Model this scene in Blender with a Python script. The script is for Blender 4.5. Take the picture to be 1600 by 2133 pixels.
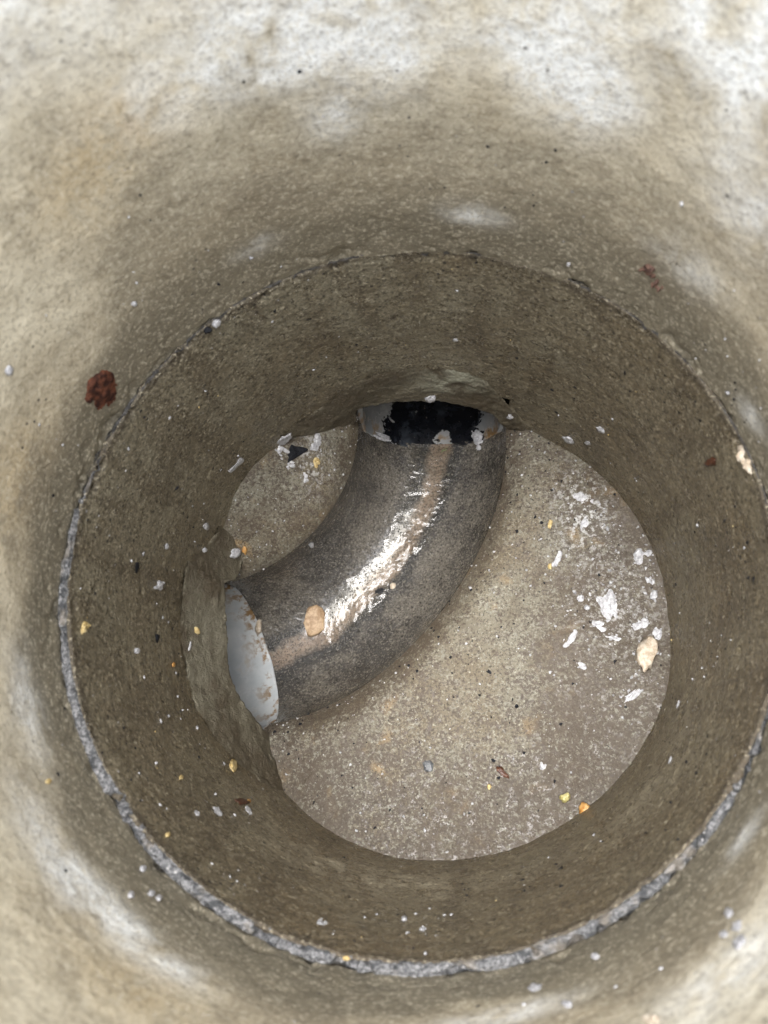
import bpy, math, random
import numpy as np

S = bpy.context.scene
for o in list(bpy.data.objects):
    bpy.data.objects.remove(o)
rad = math.radians

# ------------------------------------------------------------------ camera
cam_d = bpy.data.cameras.new('camera')
cam = bpy.data.objects.new('camera', cam_d)
S.collection.objects.link(cam)
S.camera = cam
CAM = (0.05506, -0.10057, 0.97531)
ca, sa, cb, sb = math.cos(0.234358), math.sin(0.234358), math.cos(0.115783), math.sin(0.115783)
import mathutils
ROT = mathutils.Matrix(((1, 0, 0), (0, ca, -sa), (0, sa, ca))) @ mathutils.Matrix(((cb, 0, sb), (0, 1, 0), (-sb, 0, cb)))
cam.matrix_world = mathutils.Matrix.Translation(CAM) @ ROT.to_4x4()
cam_d.sensor_fit = 'VERTICAL'
cam_d.sensor_height = 6.86 * 2133 / 1550.0
cam_d.sensor_width = cam_d.sensor_height * 0.75
cam_d.lens = 6.86
cam_d.clip_start = 0.01
cam_d.clip_end = 100
cam_d.dof.use_dof = True
cam_d.dof.focus_distance = 1.02
cam_d.dof.aperture_fstop = 1.5
S.render.resolution_x, S.render.resolution_y = 768, 1024

# ------------------------------------------------------------------ overcast daylight
W = bpy.data.worlds.new('World')
S.world = W
W.use_nodes = True
wn, wl = W.node_tree.nodes, W.node_tree.links
wn.clear()
sky = wn.new('ShaderNodeTexSky')
sky.sky_type = 'NISHITA'
sky.sun_disc = False
SUN_EL, SUN_AZ = rad(83.5), rad(-33)            # azimuth clockwise from +Y
sky.sun_elevation = SUN_EL
sky.sun_rotation = SUN_AZ
sky.dust_density = 4.0
sky.air_density = 1.0
hs = wn.new('ShaderNodeHueSaturation')
hs.inputs['Saturation'].default_value = 0.28   # even white cloud cover
bg = wn.new('ShaderNodeBackground')
bg.inputs['Strength'].default_value = 0.15
wo = wn.new('ShaderNodeOutputWorld')
wl.new(sky.outputs[0], hs.inputs['Color'])
wl.new(hs.outputs[0], bg.inputs[0])
wl.new(bg.outputs[0], wo.inputs[0])
sl = bpy.data.lights.new('sun', 'SUN')
sl.energy = 0.58
sl.angle = rad(33)
sl.color = (1.0, 0.98, 0.95)
sun = bpy.data.objects.new('sun', sl)
S.collection.objects.link(sun)
sd = mathutils.Vector((math.sin(SUN_AZ) * math.cos(SUN_EL), math.cos(SUN_AZ) * math.cos(SUN_EL), math.sin(SUN_EL)))
sun.rotation_euler = sd.to_track_quat('Z', 'Y').to_euler()
sun.location = sd * 5

S.view_settings.view_transform = 'Standard'
S.view_settings.look = 'None'
S.view_settings.gamma = 1
S.view_settings.use_curve_mapping = False
S.view_settings.exposure = 2.2
S.cycles.max_bounces = 10
S.cycles.diffuse_bounces = 4
S.cycles.use_denoising = True
try:
    S.cycles.denoiser = 'OPENIMAGEDENOISE'
    S.cycles.denoising_input_passes = 'RGB_ALBEDO_NORMAL'
    S.cycles.denoising_prefilter = 'ACCURATE'
except Exception:
    pass

# ------------------------------------------------------------------ numpy noise
_rng = np.random.RandomState(7)
_perm = _rng.permutation(512).astype(np.int64)
_perm = np.concatenate([_perm, _perm, _perm])
_grad = _rng.normal(size=(512, 3))
_grad /= np.linalg.norm(_grad, axis=1)[:, None]


def perlin(p):
    i = np.floor(p).astype(np.int64)
    f = p - i
    i &= 511
    u = f * f * f * (f * (f * 6 - 15) + 10)
    out = np.zeros(len(p))
    for dx in (0, 1):
        wx = u[:, 0] if dx else 1 - u[:, 0]
        for dy in (0, 1):
            wy = u[:, 1] if dy else 1 - u[:, 1]
            for dz in (0, 1):
                wz = u[:, 2] if dz else 1 - u[:, 2]
                h = _perm[_perm[_perm[(i[:, 0] + dx) & 511] + ((i[:, 1] + dy) & 511)] + ((i[:, 2] + dz) & 511)]
                g = _grad[h]
                out += wx * wy * wz * (g[:, 0] * (f[:, 0] - dx) + g[:, 1] * (f[:, 1] - dy) + g[:, 2] * (f[:, 2] - dz))
    return out * 1.5


def fbm(p, scale, octaves=4, gain=0.5, seed=0):
    p = np.asarray(p, float) * scale + 17.3 * seed + 5.1
    a, s = 1.0, np.zeros(len(p))
    for k in range(octaves):
        s += a * perlin(p * 2.03 ** k + 3.7 * k)
        a *= gain
    return s


def smooth(a, b, x):
    t = np.clip((x - a) / (b - a), 0, 1)
    return t * t * (3 - 2 * t)


# ------------------------------------------------------------------ object helpers
def link(name, me, mat, parent=None):
    o = bpy.data.objects.new(name, me)
    S.collection.objects.link(o)
    if mat is not None:
        me.materials.append(mat)
    if parent is not None:
        o.parent = parent
    return o


def mesh_from(name, V, F, attrs=None, flat=False):
    V = np.ascontiguousarray(V, dtype=np.float32)
    F = np.asarray(F, dtype=np.int32)
    me = bpy.data.meshes.new(name)
    me.vertices.add(len(V))
    me.vertices.foreach_set('co', V.ravel())
    n, k = F.shape
    me.loops.add(n * k)
    me.loops.foreach_set('vertex_index', F.ravel())
    me.polygons.add(n)
    me.polygons.foreach_set('loop_start', np.arange(0, n * k, k, dtype=np.int32))
    me.polygons.foreach_set('loop_total', np.full(n, k, dtype=np.int32))
    me.update(calc_edges=True)
    me.validate()
    if not flat:
        me.polygons.foreach_set('use_smooth', np.ones(len(me.polygons), dtype=bool))
    for an, av in (attrs or {}).items():
        at = me.attributes.new(an, 'FLOAT', 'POINT')
        at.data.foreach_set('value', np.ascontiguousarray(av, dtype=np.float32))
    return me


def grid_faces(nu, nv, closed=False, flip=False):
    """vertex (i, j) has index i*nv + j; i wraps when closed"""
    i = np.arange(nu if closed else nu - 1)
    j = np.arange(nv - 1)
    I, J = np.meshgrid(i, j, indexing='ij')
    I2 = (I + 1) % nu
    q = np.stack([I * nv + J, I2 * nv + J, I2 * nv + J + 1, I * nv + J + 1], -1).reshape(-1, 4)
    return q[:, ::-1] if flip else q


def tag(o, label, cat=None, group=None, kind=None):
    if label:
        o['label'] = label
    if cat:
        o['category'] = cat
    if group:
        o['group'] = group
    if kind:
        o['kind'] = kind
    return o


def empty(name, loc=(0, 0, 0)):
    o = bpy.data.objects.new(name, None)
    o.empty_display_size = 0.05
    o.location = loc
    S.collection.objects.link(o)
    return o


# ------------------------------------------------------------------ material helpers
class NT:
    def __init__(self, name, tint=(1, 1, 1)):
        self.tint = tint
        self.m = bpy.data.materials.new(name)
        self.m.use_nodes = True
        self.t = self.m.node_tree
        self.t.nodes.clear()
        self.out = self.t.nodes.new('ShaderNodeOutputMaterial')
        tc = self.t.nodes.new('ShaderNodeTexCoord')
        self.co = tc.outputs['Object']

    def new(self, ty, **kw):
        n = self.t.nodes.new(ty)
        for k, v in kw.items():
            setattr(n, k, v)
        return n

    def ln(self, a, b):
        self.t.links.new(a, b)

    def put(self, sock, v):
        if isinstance(v, bpy.types.NodeSocket):
            self.ln(v, sock)
        else:
            sock.default_value = v

    def noise(self, scale, detail=4, rough=0.55, dist=0.0, co=None):
        n = self.new('ShaderNodeTexNoise')
        self.ln(co or self.co, n.inputs['Vector'])
        n.inputs['Scale'].default_value = scale
        n.inputs['Detail'].default_value = detail
        n.inputs['Roughness'].default_value = rough
        n.inputs['Distortion'].default_value = dist
        return n.outputs['Fac']

    def voro(self, scale, co=None, feature='F1', rnd=1.0):
        n = self.new('ShaderNodeTexVoronoi', feature=feature)
        self.ln(co or self.co, n.inputs['Vector'])
        n.inputs['Scale'].default_value = scale
        n.inputs['Randomness'].default_value = rnd
        return n

    def step(self, v, a, b, lo=0.0, hi=1.0):
        n = self.new('ShaderNodeMapRange', interpolation_type='SMOOTHSTEP')
        self.put(n.inputs['Value'], v)
        n.inputs['From Min'].default_value = a
        n.inputs['From Max'].default_value = b
        n.inputs['To Min'].default_value = lo
        n.inputs['To Max'].default_value = hi
        return n.outputs[0]

    def math(self, op, a, b=0.0):
        n = self.new('ShaderNodeMath', operation=op)
        self.put(n.inputs[0], a)
        self.put(n.inputs[1], b)
        return n.outputs[0]

    def mix(self, f, a, b, mode='MIX'):
        n = self.new('ShaderNodeMix', data_type='RGBA', blend_type=mode)
        self.put(n.inputs['Factor'], f)
        for s, v in ((n.inputs[6], a), (n.inputs[7], b)):
            if isinstance(v, tuple) and len(v) == 3:
                v = tuple(c * k for c, k in zip(v, self.tint)) + (1,)
            self.put(s, v)
        return n.outputs[2]

    def attr(self, name):
        n = self.new('ShaderNodeAttribute', attribute_name=name)
        return n.outputs['Fac']

    def bump(self, h, strength, dist, normal=None):
        n = self.new('ShaderNodeBump')
        n.inputs['Strength'].default_value = strength
        n.inputs['Distance'].default_value = dist
        self.ln(h, n.inputs['Height'])
        if normal is not None:
            self.ln(normal, n.inputs['Normal'])
        return n.outputs[0]

    def principled(self, col, rough, normal=None, spec=0.5, **kw):
        p = self.new('ShaderNodeBsdfPrincipled')
        if isinstance(col, tuple) and len(col) == 3:
            col = col + (1,)
        self.put(p.inputs['Base Color'], col)
        self.put(p.inputs['Roughness'], rough)
        self.put(p.inputs['Specular IOR Level'], spec)
        for k, v in kw.items():
            self.put(p.inputs[k], v)
        if normal is not None:
            self.ln(normal, p.inputs['Normal'])
        self.ln(p.outputs[0], self.out.inputs[0])
        return self.m


OLIVE = (0.985, 1.0, 0.95)


def mat_upper():
    t = NT('dry_stained_concrete', OLIVE)
    pale, damp, ochre, white, rustm = (t.attr(k) for k in ('pale', 'damp', 'ochre', 'white', 'rusty'))
    n1 = t.noise(9, 6, 0.6)
    n2 = t.noise(45, 6, 0.6)
    n3 = t.noise(230, 5, 0.65)
    n4 = t.noise(620, 3, 0.7)
    c = t.mix(t.step(n1, 0.35, 0.68), (0.36, 0.298, 0.212), (0.45, 0.385, 0.29))
    c = t.mix(t.step(t.noise(11, 6, 0.6, 0.5), 0.47, 0.60, 0, 0.75), c, (0.225, 0.182, 0.128))
    c = t.mix(t.step(n2, 0.48, 0.70, 0, 0.4), c, (0.235, 0.195, 0.142))
    c = t.mix(t.math('MULTIPLY', pale, t.step(n2, 0.2, 0.62)), c, (0.68, 0.61, 0.49))
    c = t.mix(t.math('MULTIPLY', ochre, t.step(n2, 0.3, 0.6)), c, (0.42, 0.29, 0.135))
    c = t.mix(t.math('MULTIPLY', damp, t.step(n2, 0.05, 0.5, 0.55, 0.98)), c, (0.190, 0.166, 0.125))
    w = t.math('MULTIPLY', white, t.step(t.noise(30, 7, 0.62, 0.6), 0.24, 0.60))
    c = t.mix(w, c, (0.86, 0.86, 0.88))
    # fine grain, pores and pale grit
    c = t.mix(t.step(n3, 0.50, 0.66, 0, 0.38), c, (0.16, 0.13, 0.10))
    c = t.mix(t.step(n3, 0.47, 0.34, 0, 0.45), c, (0.66, 0.60, 0.50))
    c = t.mix(t.step(n4, 0.60, 0.75, 0, 0.35), c, (0.12, 0.10, 0.08))
    v = t.voro(85)
    vm = t.math('MULTIPLY', t.step(v.outputs['Distance'], 0.16, 0.06), t.step(t.noise(30, 2), 0.55, 0.66))
    c = t.mix(vm, c, (0.05, 0.045, 0.045))
    g1 = t.noise(300, 1.5, 0.5)
    c = t.mix(t.step(g1, 0.585, 0.66, 0, 0.40), c, (0.56, 0.50, 0.41))
    c = t.mix(t.step(g1, 0.405, 0.34, 0, 0.28), c, (0.13, 0.105, 0.08))
    r = t.step(t.math('MULTIPLY', damp, n3), 0.1, 0.6, 0.75, 0.48)
    h = t.math('ADD', t.math('MULTIPLY', n3, 0.6), t.math('MULTIPLY', n4, 0.4))
    b = t.bump(h, 0.8, 0.0028)
    b = t.bump(t.step(v.outputs['Distance'], 0.0, 0.2), 0.15, 0.002, b)
    return t.principled(c, r, b, 0.4)


def mat_lower():
    t = NT('wet_brown_concrete', OLIVE)
    grey, rim_dark, palew = (t.attr(k) for k in ('grey', 'rim_dark', 'palew'))
    n1 = t.noise(7, 5, 0.6)
    n2 = t.noise(38, 6, 0.62)
    n3 = t.noise(190, 5, 0.72)
    n4 = t.noise(480, 3, 0.7)
    mp = t.new('ShaderNodeMapping')
    mp.inputs['Scale'].default_value = (1, 1, 0.22)
    t.ln(t.co, mp.inputs[0])
    streak = t.noise(26, 5, 0.6, 0.4, mp.outputs[0])
    c = t.mix(t.step(n1, 0.36, 0.66), (0.160, 0.122, 0.076), (0.200, 0.166, 0.113))
    c = t.mix(grey, c, (0.235, 0.210, 0.158))
    c = t.mix(t.step(streak, 0.46, 0.64, 0, 0.6), c, (0.105, 0.081, 0.053))
    c = t.mix(t.step(n2, 0.54, 0.74, 0, 0.5), c, (0.27, 0.215, 0.142))
    c = t.mix(rim_dark, c, (0.075, 0.060, 0.045))  # dark band painted on the top edge to offset light the bevel catches
    c = t.mix(t.math('MULTIPLY', palew, t.step(n2, 0.38, 0.66)), c, (0.40, 0.345, 0.26))
    c = t.mix(t.step(n3, 0.50, 0.64, 0, 0.75), c, (0.065, 0.05, 0.035))
    c = t.mix(t.step(n4, 0.58, 0.68, 0, 0.6), c, (0.045, 0.038, 0.032))
    grit_glint = t.math('MULTIPLY', t.step(t.noise(330, 2, 0.6), 0.40, 0.31), t.math('ADD', t.math('MULTIPLY', grey, 0.6), 0.2))  # pale grit flecks, also painted in for glints on the wet wall
    c = t.mix(grit_glint, c, (0.58, 0.52, 0.42))
    g1 = t.noise(310, 1.5, 0.5)
    c = t.mix(t.step(g1, 0.585, 0.66, 0, 0.60), c, (0.40, 0.35, 0.27))
    c = t.mix(t.step(g1, 0.405, 0.34, 0, 0.75), c, (0.035, 0.028, 0.02))
    v = t.voro(70)
    vm = t.math('MULTIPLY', t.step(v.outputs['Distance'], 0.17, 0.08), t.step(t.noise(25, 2), 0.47, 0.56))
    c = t.mix(vm, c, (0.02, 0.018, 0.016))
    r = t.step(n2, 0.3, 0.7, 0.18, 0.44)
    h = t.math('ADD', t.math('MULTIPLY', n3, 0.7), t.math('MULTIPLY', n4, 0.4))
    b = t.bump(h, 0.9, 0.0036)
    return t.principled(c, r, b, 0.5)


def mat_bench():
    t = NT('speckled_damp_mortar', OLIVE)
    dirt, clean = t.attr('dirt'), t.attr('clean')
    n1 = t.noise(11, 5, 0.6)
    n2 = t.noise(70, 6, 0.7)
    n3 = t.noise(230, 5, 0.75)
    n4 = t.noise(640, 3, 0.7)
    film = t.math('ADD', t.math('MULTIPLY', n2, 0.45), t.math('MULTIPLY', n3, 0.55))
    film = t.math('ADD', film, t.math('MULTIPLY', t.math('SUBTRACT', dirt, clean), 0.05))
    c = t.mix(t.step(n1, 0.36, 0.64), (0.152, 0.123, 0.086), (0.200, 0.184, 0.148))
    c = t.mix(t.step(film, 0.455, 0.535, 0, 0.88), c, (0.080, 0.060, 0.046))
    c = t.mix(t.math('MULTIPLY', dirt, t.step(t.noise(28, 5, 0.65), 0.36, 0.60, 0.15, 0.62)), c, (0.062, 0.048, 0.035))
    c = t.mix(t.step(t.noise(18, 4, 0.5, 0.3), 0.60, 0.74, 0, 0.55), c, (0.36, 0.24, 0.115))
    c = t.mix(t.step(n3, 0.56, 0.64, 0, 0.8), c, (0.085, 0.062, 0.048))
    c = t.mix(t.step(n4, 0.57, 0.66, 0, 0.65), c, (0.06, 0.046, 0.038))
    c = t.mix(t.step(n3, 0.42, 0.34, 0, 0.65), c, (0.44, 0.43, 0.375))
    g1 = t.noise(340, 1.5, 0.5)
    gm = t.step(t.noise(40, 4, 0.6), 0.42, 0.62, 0.12, 0.8)
    c = t.mix(t.math('MULTIPLY', gm, t.step(g1, 0.60, 0.68, 0, 0.6)), c, (0.36, 0.345, 0.295))
    c = t.mix(t.step(g1, 0.425, 0.34, 0, 0.75), c, (0.045, 0.034, 0.026))
    # broad damp brown staining with soft edges
    big = t.noise(9, 6, 0.6, 0.5)
    c = t.mix(t.math('MULTIPLY', t.step(t.math('ADD', big, t.math('MULTIPLY', dirt, 0.12)), 0.48, 0.64), 0.45), c, (0.075, 0.054, 0.037))
    fl = t.math('MULTIPLY', t.step(t.noise(190, 4, 0.7), 0.55, 0.62), t.step(t.noise(22, 4, 0.6), 0.36, 0.56, 0.1, 0.7))
    c = t.mix(fl, c, (0.25, 0.24, 0.205))
    c = t.mix(t.math('MULTIPLY', t.attr('bloom'), t.step(t.noise(150, 5, 0.7), 0.50, 0.62)), c, (0.52, 0.51, 0.52))
    v = t.voro(75)
    vm = t.math('MULTIPLY', t.step(v.outputs['Distance'], 0.13, 0.06), t.step(t.noise(33, 2), 0.56, 0.64))
    c = t.mix(vm, c, (0.03, 0.026, 0.024))
    r = t.step(film, 0.42, 0.60, 0.55, 0.3)
    h = t.math('ADD', t.math('MULTIPLY', n3, 0.5), t.math('MULTIPLY', n4, 0.5))
    b = t.bump(h, 0.7, 0.0025)
    bead = t.voro(430)
    cn = t.bump(t.step(bead.outputs['Distance'], 0.55, 0.0), 1.0, 0.0012)
    return t.principled(c, r, b, 0.4, **{'Coat Weight': t.math('MULTIPLY', t.step(film, 0.44, 0.56), t.step(t.noise(120, 2), 0.48, 0.62, 0.0, 0.35)), 'Coat Roughness': 0.06, 'Coat Normal': cn})


def mat_channel():
    t = NT('wet_granular_channel', OLIVE)
    lat = t.attr('lat')
    side = t.attr('side')
    n1 = t.noise(14, 5, 0.6)
    n2 = t.noise(60, 6, 0.65)
    n3 = t.noise(260, 4, 0.75)
    n4 = t.noise(620, 3, 0.7)
    w = t.math('ADD', lat, t.math('MULTIPLY', t.math('SUBTRACT', n1, 0.5), 0.40))
    w = t.math('ADD', w, t.math('MULTIPLY', t.math('SUBTRACT', n2, 0.5), 0.10))
    c = t.mix(t.step(t.math('ADD', t.math('MULTIPLY', n1, 0.6), t.math('MULTIPLY', n2, 0.4)), 0.40, 0.60), (0.044, 0.039, 0.035), (0.128, 0.112, 0.095))
    # black scum bands beside the invert, pinkish clay-coloured invert
    aw = t.math('ABSOLUTE', t.math('SUBTRACT', w, 0.06))
    band = t.math('MULTIPLY', t.step(aw, 0.08, 0.18), t.step(aw, 0.42, 0.22))
    c = t.mix(t.math('MULTIPLY', band, 0.95), c, (0.020, 0.019, 0.019))
    c = t.mix(t.math('MULTIPLY', t.step(aw, 0.19, 0.05), t.step(n2, 0.25, 0.6, 0.35, 0.85)), c, (0.27, 0.19, 0.14))
    c = t.mix(t.math('MULTIPLY', side, t.step(n2, 0.2, 0.6)), c, (0.17, 0.135, 0.095))
    c = t.mix(t.step(n3, 0.51, 0.61, 0, 0.8), c, (0.028, 0.024, 0.02))
    c = t.mix(t.step(n3, 0.43, 0.34, 0, 0.4), c, (0.30, 0.27, 0.23))
    g1 = t.noise(330, 1.5, 0.5)
    c = t.mix(t.step(g1, 0.585, 0.66, 0, 0.35), c, (0.30, 0.27, 0.23))
    c = t.mix(t.step(g1, 0.405, 0.34, 0, 0.55), c, (0.015, 0.013, 0.012))
    r = t.step(n2, 0.3, 0.7, 0.12, 0.28)
    h = t.math('ADD', t.math('MULTIPLY', n3, 0.7), t.math('MULTIPLY', n4, 0.3))
    b = t.bump(h, 0.85, 0.003)
    bead = t.voro(270)
    cn = t.bump(t.step(bead.outputs['Distance'], 0.42, 0.0), 1.0, 0.0007)
    return t.principled(c, r, b, 0.5, **{'Coat Weight': t.step(n2, 0.35, 0.60, 0.5, 1.0), 'Coat Roughness': 0.17, 'Coat Normal': cn})


def mat_collar():
    t = NT('grey_patch_mortar', OLIVE)
    n1 = t.noise(22, 5, 0.6)
    n2 = t.noise(80, 6, 0.65)
    n3 = t.noise(300, 4, 0.7)
    c = t.mix(t.step(n1, 0.38, 0.62), (0.098, 0.077, 0.051), (0.140, 0.119, 0.084))
    c = t.mix(t.math('MULTIPLY', t.attr('palew'), t.step(n1, 0.35, 0.55)), c, (0.36, 0.35, 0.285))
    c = t.mix(t.step(n2, 0.52, 0.70, 0, 0.7), c, (0.11, 0.09, 0.065))
    c = t.mix(t.step(n3, 0.56, 0.72, 0, 0.6), c, (0.06, 0.05, 0.04))
    c = t.mix(t.math('MULTIPLY', t.attr('edge'), t.math('MULTIPLY', t.step(n3, 0.45, 0.6), t.step(n1, 0.45, 0.6))), c, (0.42, 0.38, 0.30))
    b = t.bump(t.math('ADD', n3, t.math('MULTIPLY', n2, 0.6)), 1.0, 0.004)
    return t.principled(c, t.step(n2, 0.3, 0.7, 0.32, 0.55), b, 0.5)


def mat_joint():
    t = NT('grainy_joint_mortar')
    n2 = t.noise(90, 5, 0.7)
    n3 = t.noise(330, 4, 0.75)
    v = t.voro(160)
    c = t.mix(t.step(n3, 0.36, 0.64), (0.08, 0.084, 0.09), (0.34, 0.34, 0.345))
    c = t.mix(t.step(n2, 0.48, 0.58, 0, 0.9), c, (0.05, 0.054, 0.058))
    c = t.mix(t.step(t.noise(30, 3), 0.54, 0.66, 0, 0.4), c, (0.42, 0.36, 0.28))
    c = t.mix(t.math('MULTIPLY', t.step(v.outputs['Distance'], 0.24, 0.1), t.step(t.noise(14, 3), 0.5, 0.62, 0.15, 0.9)), c, (0.66, 0.65, 0.64))
    c = t.mix(t.math('MULTIPLY', t.attr('crack_shade'), t.step(n2, 0.3, 0.6, 0.95, 0.7)), c, (0.05, 0.046, 0.042))  # near-black where the gap narrows: crack shade painted in, with its dirt
    b = t.bump(t.math('ADD', n3, v.outputs['Distance']), 0.8, 0.004)
    return t.principled(c, 0.5, b, 0.5)


def mat_pipe(name, black):
    t = NT(name)
    n1 = t.noise(20, 5, 0.6)
    n2 = t.noise(38, 6, 0.6, 0.3)
    n3 = t.noise(140, 4, 0.6)
    st = t.attr('stain')
    n5 = t.noise(24, 5, 0.6, 0.5)
    c = t.mix(t.step(n1, 0.3, 0.7), (0.25, 0.26, 0.265) if black else (0.42, 0.45, 0.47), (0.34, 0.34, 0.33) if black else (0.56, 0.58, 0.58))  # bitumen pipe greyer: shade of the overhanging collar put into its colour
    c = t.mix(t.step(n2, 0.56, 0.70, 0, 0.55), c, (0.47, 0.43, 0.35))
    br = t.math('MULTIPLY', st, t.step(t.math('ADD', n2, t.math('MULTIPLY', n3, 0.35)), 0.66, 0.80))
    c = t.mix(br, c, (0.20, 0.115, 0.04))
    if black:
        bl = t.math('ADD', t.math('MULTIPLY', t.attr('black'), 0.42), t.math('ADD', t.math('MULTIPLY', n5, 0.8), t.math('MULTIPLY', n3, 0.4)))
        c = t.mix(t.step(bl, 0.815, 0.845), c, t.mix(t.step(t.noise(34, 4, 0.6, 0.4), 0.52, 0.72), (0.006, 0.007, 0.010), (0.04, 0.047, 0.058)))
        c = t.mix(t.math('MULTIPLY', t.step(t.noise(80, 3, 0.6), 0.66, 0.69), 0.6), c, (0.22, 0.18, 0.15))
    b = t.bump(n3, 0.15, 0.002)
    return t.principled(c, t.step(n2, 0.3, 0.7, 0.16, 0.35), b, 0.5)


def mat_water():
    t = NT('thin_water_film')
    tr = t.new('ShaderNodeBsdfTransparent')
    tr.inputs[0].default_value = (0.93, 0.92, 0.89, 1)
    gl = t.new('ShaderNodeBsdfGlossy')
    gl.inputs['Roughness'].default_value = 0.15
    fr = t.new('ShaderNodeFresnel')
    fr.inputs['IOR'].default_value = 1.42
    wb = t.bump(t.noise(90, 2, 0.5), 0.4, 0.0004)
    t.ln(wb, gl.inputs['Normal'])
    t.ln(wb, fr.inputs['Normal'])
    mx = t.new('ShaderNodeMixShader')
    t.ln(fr.outputs[0], mx.inputs[0])
    t.ln(tr.outputs[0], mx.inputs[1])
    t.ln(gl.outputs[0], mx.inputs[2])
    t.ln(mx.outputs[0], t.out.inputs[0])
    return t.m


def mat_lump(name, col, col2, rough=0.45, sss=0.0, scale=160, spec=0.5):
    t = NT(name)
    n = t.noise(scale, 4, 0.65)
    n2 = t.noise(scale * 3.3, 3, 0.7)
    c = t.mix(t.step(n, 0.38, 0.62), col, col2)
    b = t.bump(t.math('ADD', n, n2), 0.5, 0.0015)
    return t.principled(c, rough, b, spec)


M = {}
M['upper'] = mat_upper()
M['lower'] = mat_lower()
M['bench'] = mat_bench()
M['channel'] = mat_channel()
M['collar'] = mat_collar()
M['joint'] = mat_joint()
M['pipe_black'] = mat_pipe('white_pipe_with_bitumen', True)
M['pipe'] = mat_pipe('pale_glazed_pipe', False)
M['water'] = mat_water()
M['white'] = mat_lump('soggy_white_paste', (0.34, 0.34, 0.355), (0.60, 0.60, 0.62), 0.4, scale=240)
M['cream'] = mat_lump('cream_chunk', (0.44, 0.35, 0.25), (0.62, 0.55, 0.45), 0.5, scale=200)
M['yellow'] = mat_lump('yellow_crumb', (0.46, 0.33, 0.13), (0.62, 0.50, 0.26), 0.45)
M['orange'] = mat_lump('orange_crumb', (0.40, 0.18, 0.04), (0.55, 0.33, 0.12), 0.4)
M['pebble'] = mat_lump('tan_stone', (0.30, 0.19, 0.10), (0.50, 0.36, 0.225), 0.45, scale=150)
M['black'] = mat_lump('black_bitumen', (0.008, 0.009, 0.012), (0.016, 0.017, 0.021), 0.6, scale=300, spec=0.2)
M['brown'] = mat_lump('dark_brown_chip', (0.055, 0.02, 0.01), (0.10, 0.04, 0.02), 0.3)
M['grey_stone'] = mat_lump('blue_grey_stone', (0.06, 0.065, 0.07), (0.16, 0.165, 0.17), 0.3)
M['green'] = mat_lump('green_leaf', (0.10, 0.15, 0.05), (0.32, 0.36, 0.16), 0.5)
M['kernel'] = mat_lump('olive_kernel', (0.32, 0.28, 0.10), (0.52, 0.47, 0.22), 0.3)
M['rust_faint'] = mat_lump('faint_rust', (0.075, 0.045, 0.036), (0.17, 0.10, 0.075), 0.7, scale=120, spec=0.2)
M['rust'] = mat_lump('flaking_rust', (0.035, 0.015, 0.012), (0.15, 0.056, 0.032), 0.7, scale=120, spec=0.2)

# ================================================================== dimensions
R = 0.300            # lower ring, inner radius
ZJ = 0.3525          # joint between the rings
RU, UX, UY = 0.3064, -0.0015, -0.0050   # upper ring, slightly out of line
ZTOP = 0.735
HC = -0.05           # channel shoulder level
ZC = -0.083          # centre of the round channel bottom
RC = 0.104

DEG = math.pi / 180

# ------------------------------------------------------------------ base: ring wall
base = empty('manhole_base', (0, 0, -0.25))
tag(base, 'dark brown wet concrete manhole base with a curved open channel in its floor', 'manhole base')
BASE_OFF = np.array([0, 0, 0.25])


def add_base(name, V, F, attrs, mat, label=None):
    me = mesh_from(name, V, F, attrs)
    o = link(name, me, mat)
    o.parent = base
    o.matrix_parent_inverse = mathutils.Matrix.Translation((0, 0, 0.25))
    if label:
        o['label'] = label
    return o


def angdiff(a, b):
    return (a - b + 180) % 360 - 180


# pipe axes: (point on the axis at the channel end, outward direction)
AX_T = (np.array([-0.004, 0.284]), np.array([0.0, 1.0]))
_a = 200.0 * DEG
AX_L = (np.array([-0.2565, -0.0565]), np.array([math.cos(_a), math.sin(_a)]))

nu, nv = 1100, 250
th = np.linspace(0, 2 * math.pi, nu, endpoint=False)
zz = np.concatenate([np.linspace(-0.24, ZJ - 0.003, nv - 6), ZJ - 0.003 + np.array([0.0012, 0.0022, 0.003, -0.02, -0.02, -0.02])])
rr_add = np.zeros(nv)
rr_add[-6:] = [0.0003, 0.0011, 0.003, 0.004, 0.05, 0.09]
T, Z = np.meshgrid(th, zz, indexing='ij')
Tf, Zf = T.ravel(), Z.ravel()
radd = np.tile(rr_add, nu)
P0 = np.c_[R * np.cos(Tf), R * np.sin(Tf), Zf]
disp = 0.0016 * fbm(P0, 9, 3, 0.5, 1) + 0.0007 * fbm(P0, 65, 4, 0.65, 2) + 0.004 * np.maximum(0, fbm(P0, 75, 2, 0.5, 6) - 0.5)
rim = smooth(ZJ - 0.02, ZJ - 0.003, Zf)
chip = np.maximum(0, fbm(P0, 45, 3, 0.6, 3) - 0.25) * 0.007 * rim
r = R + disp + chip + radd
V = np.c_[r * np.cos(Tf), r * np.sin(Tf), Zf - chip * 0.5]
td = np.degrees(Tf) % 360
grey = np.exp(-(angdiff(td, 100) / 62) ** 2) * (0.65 + 0.5 * fbm(P0, 12, 4, 0.55, 4))
grey += 0.5 * np.exp(-(angdiff(td, 165) / 40) ** 2) * smooth(0.0, 0.3, Zf)
rim_dark = np.clip(smooth(ZJ - 0.014, ZJ - 0.003, Zf + 0.008 * fbm(P0, 25, 3, 0.5, 5)), 0, 1) * 0.75
palew = np.clip(np.exp(-(angdiff(td, 262) / 24) ** 2) * np.exp(-((Zf - 0.135) / 0.05) ** 2) * 1.1
                + 0.7 * np.exp(-(angdiff(td, 322) / 18) ** 2) * np.exp(-((Zf - 0.17) / 0.05) ** 2), 0, 1)
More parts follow.
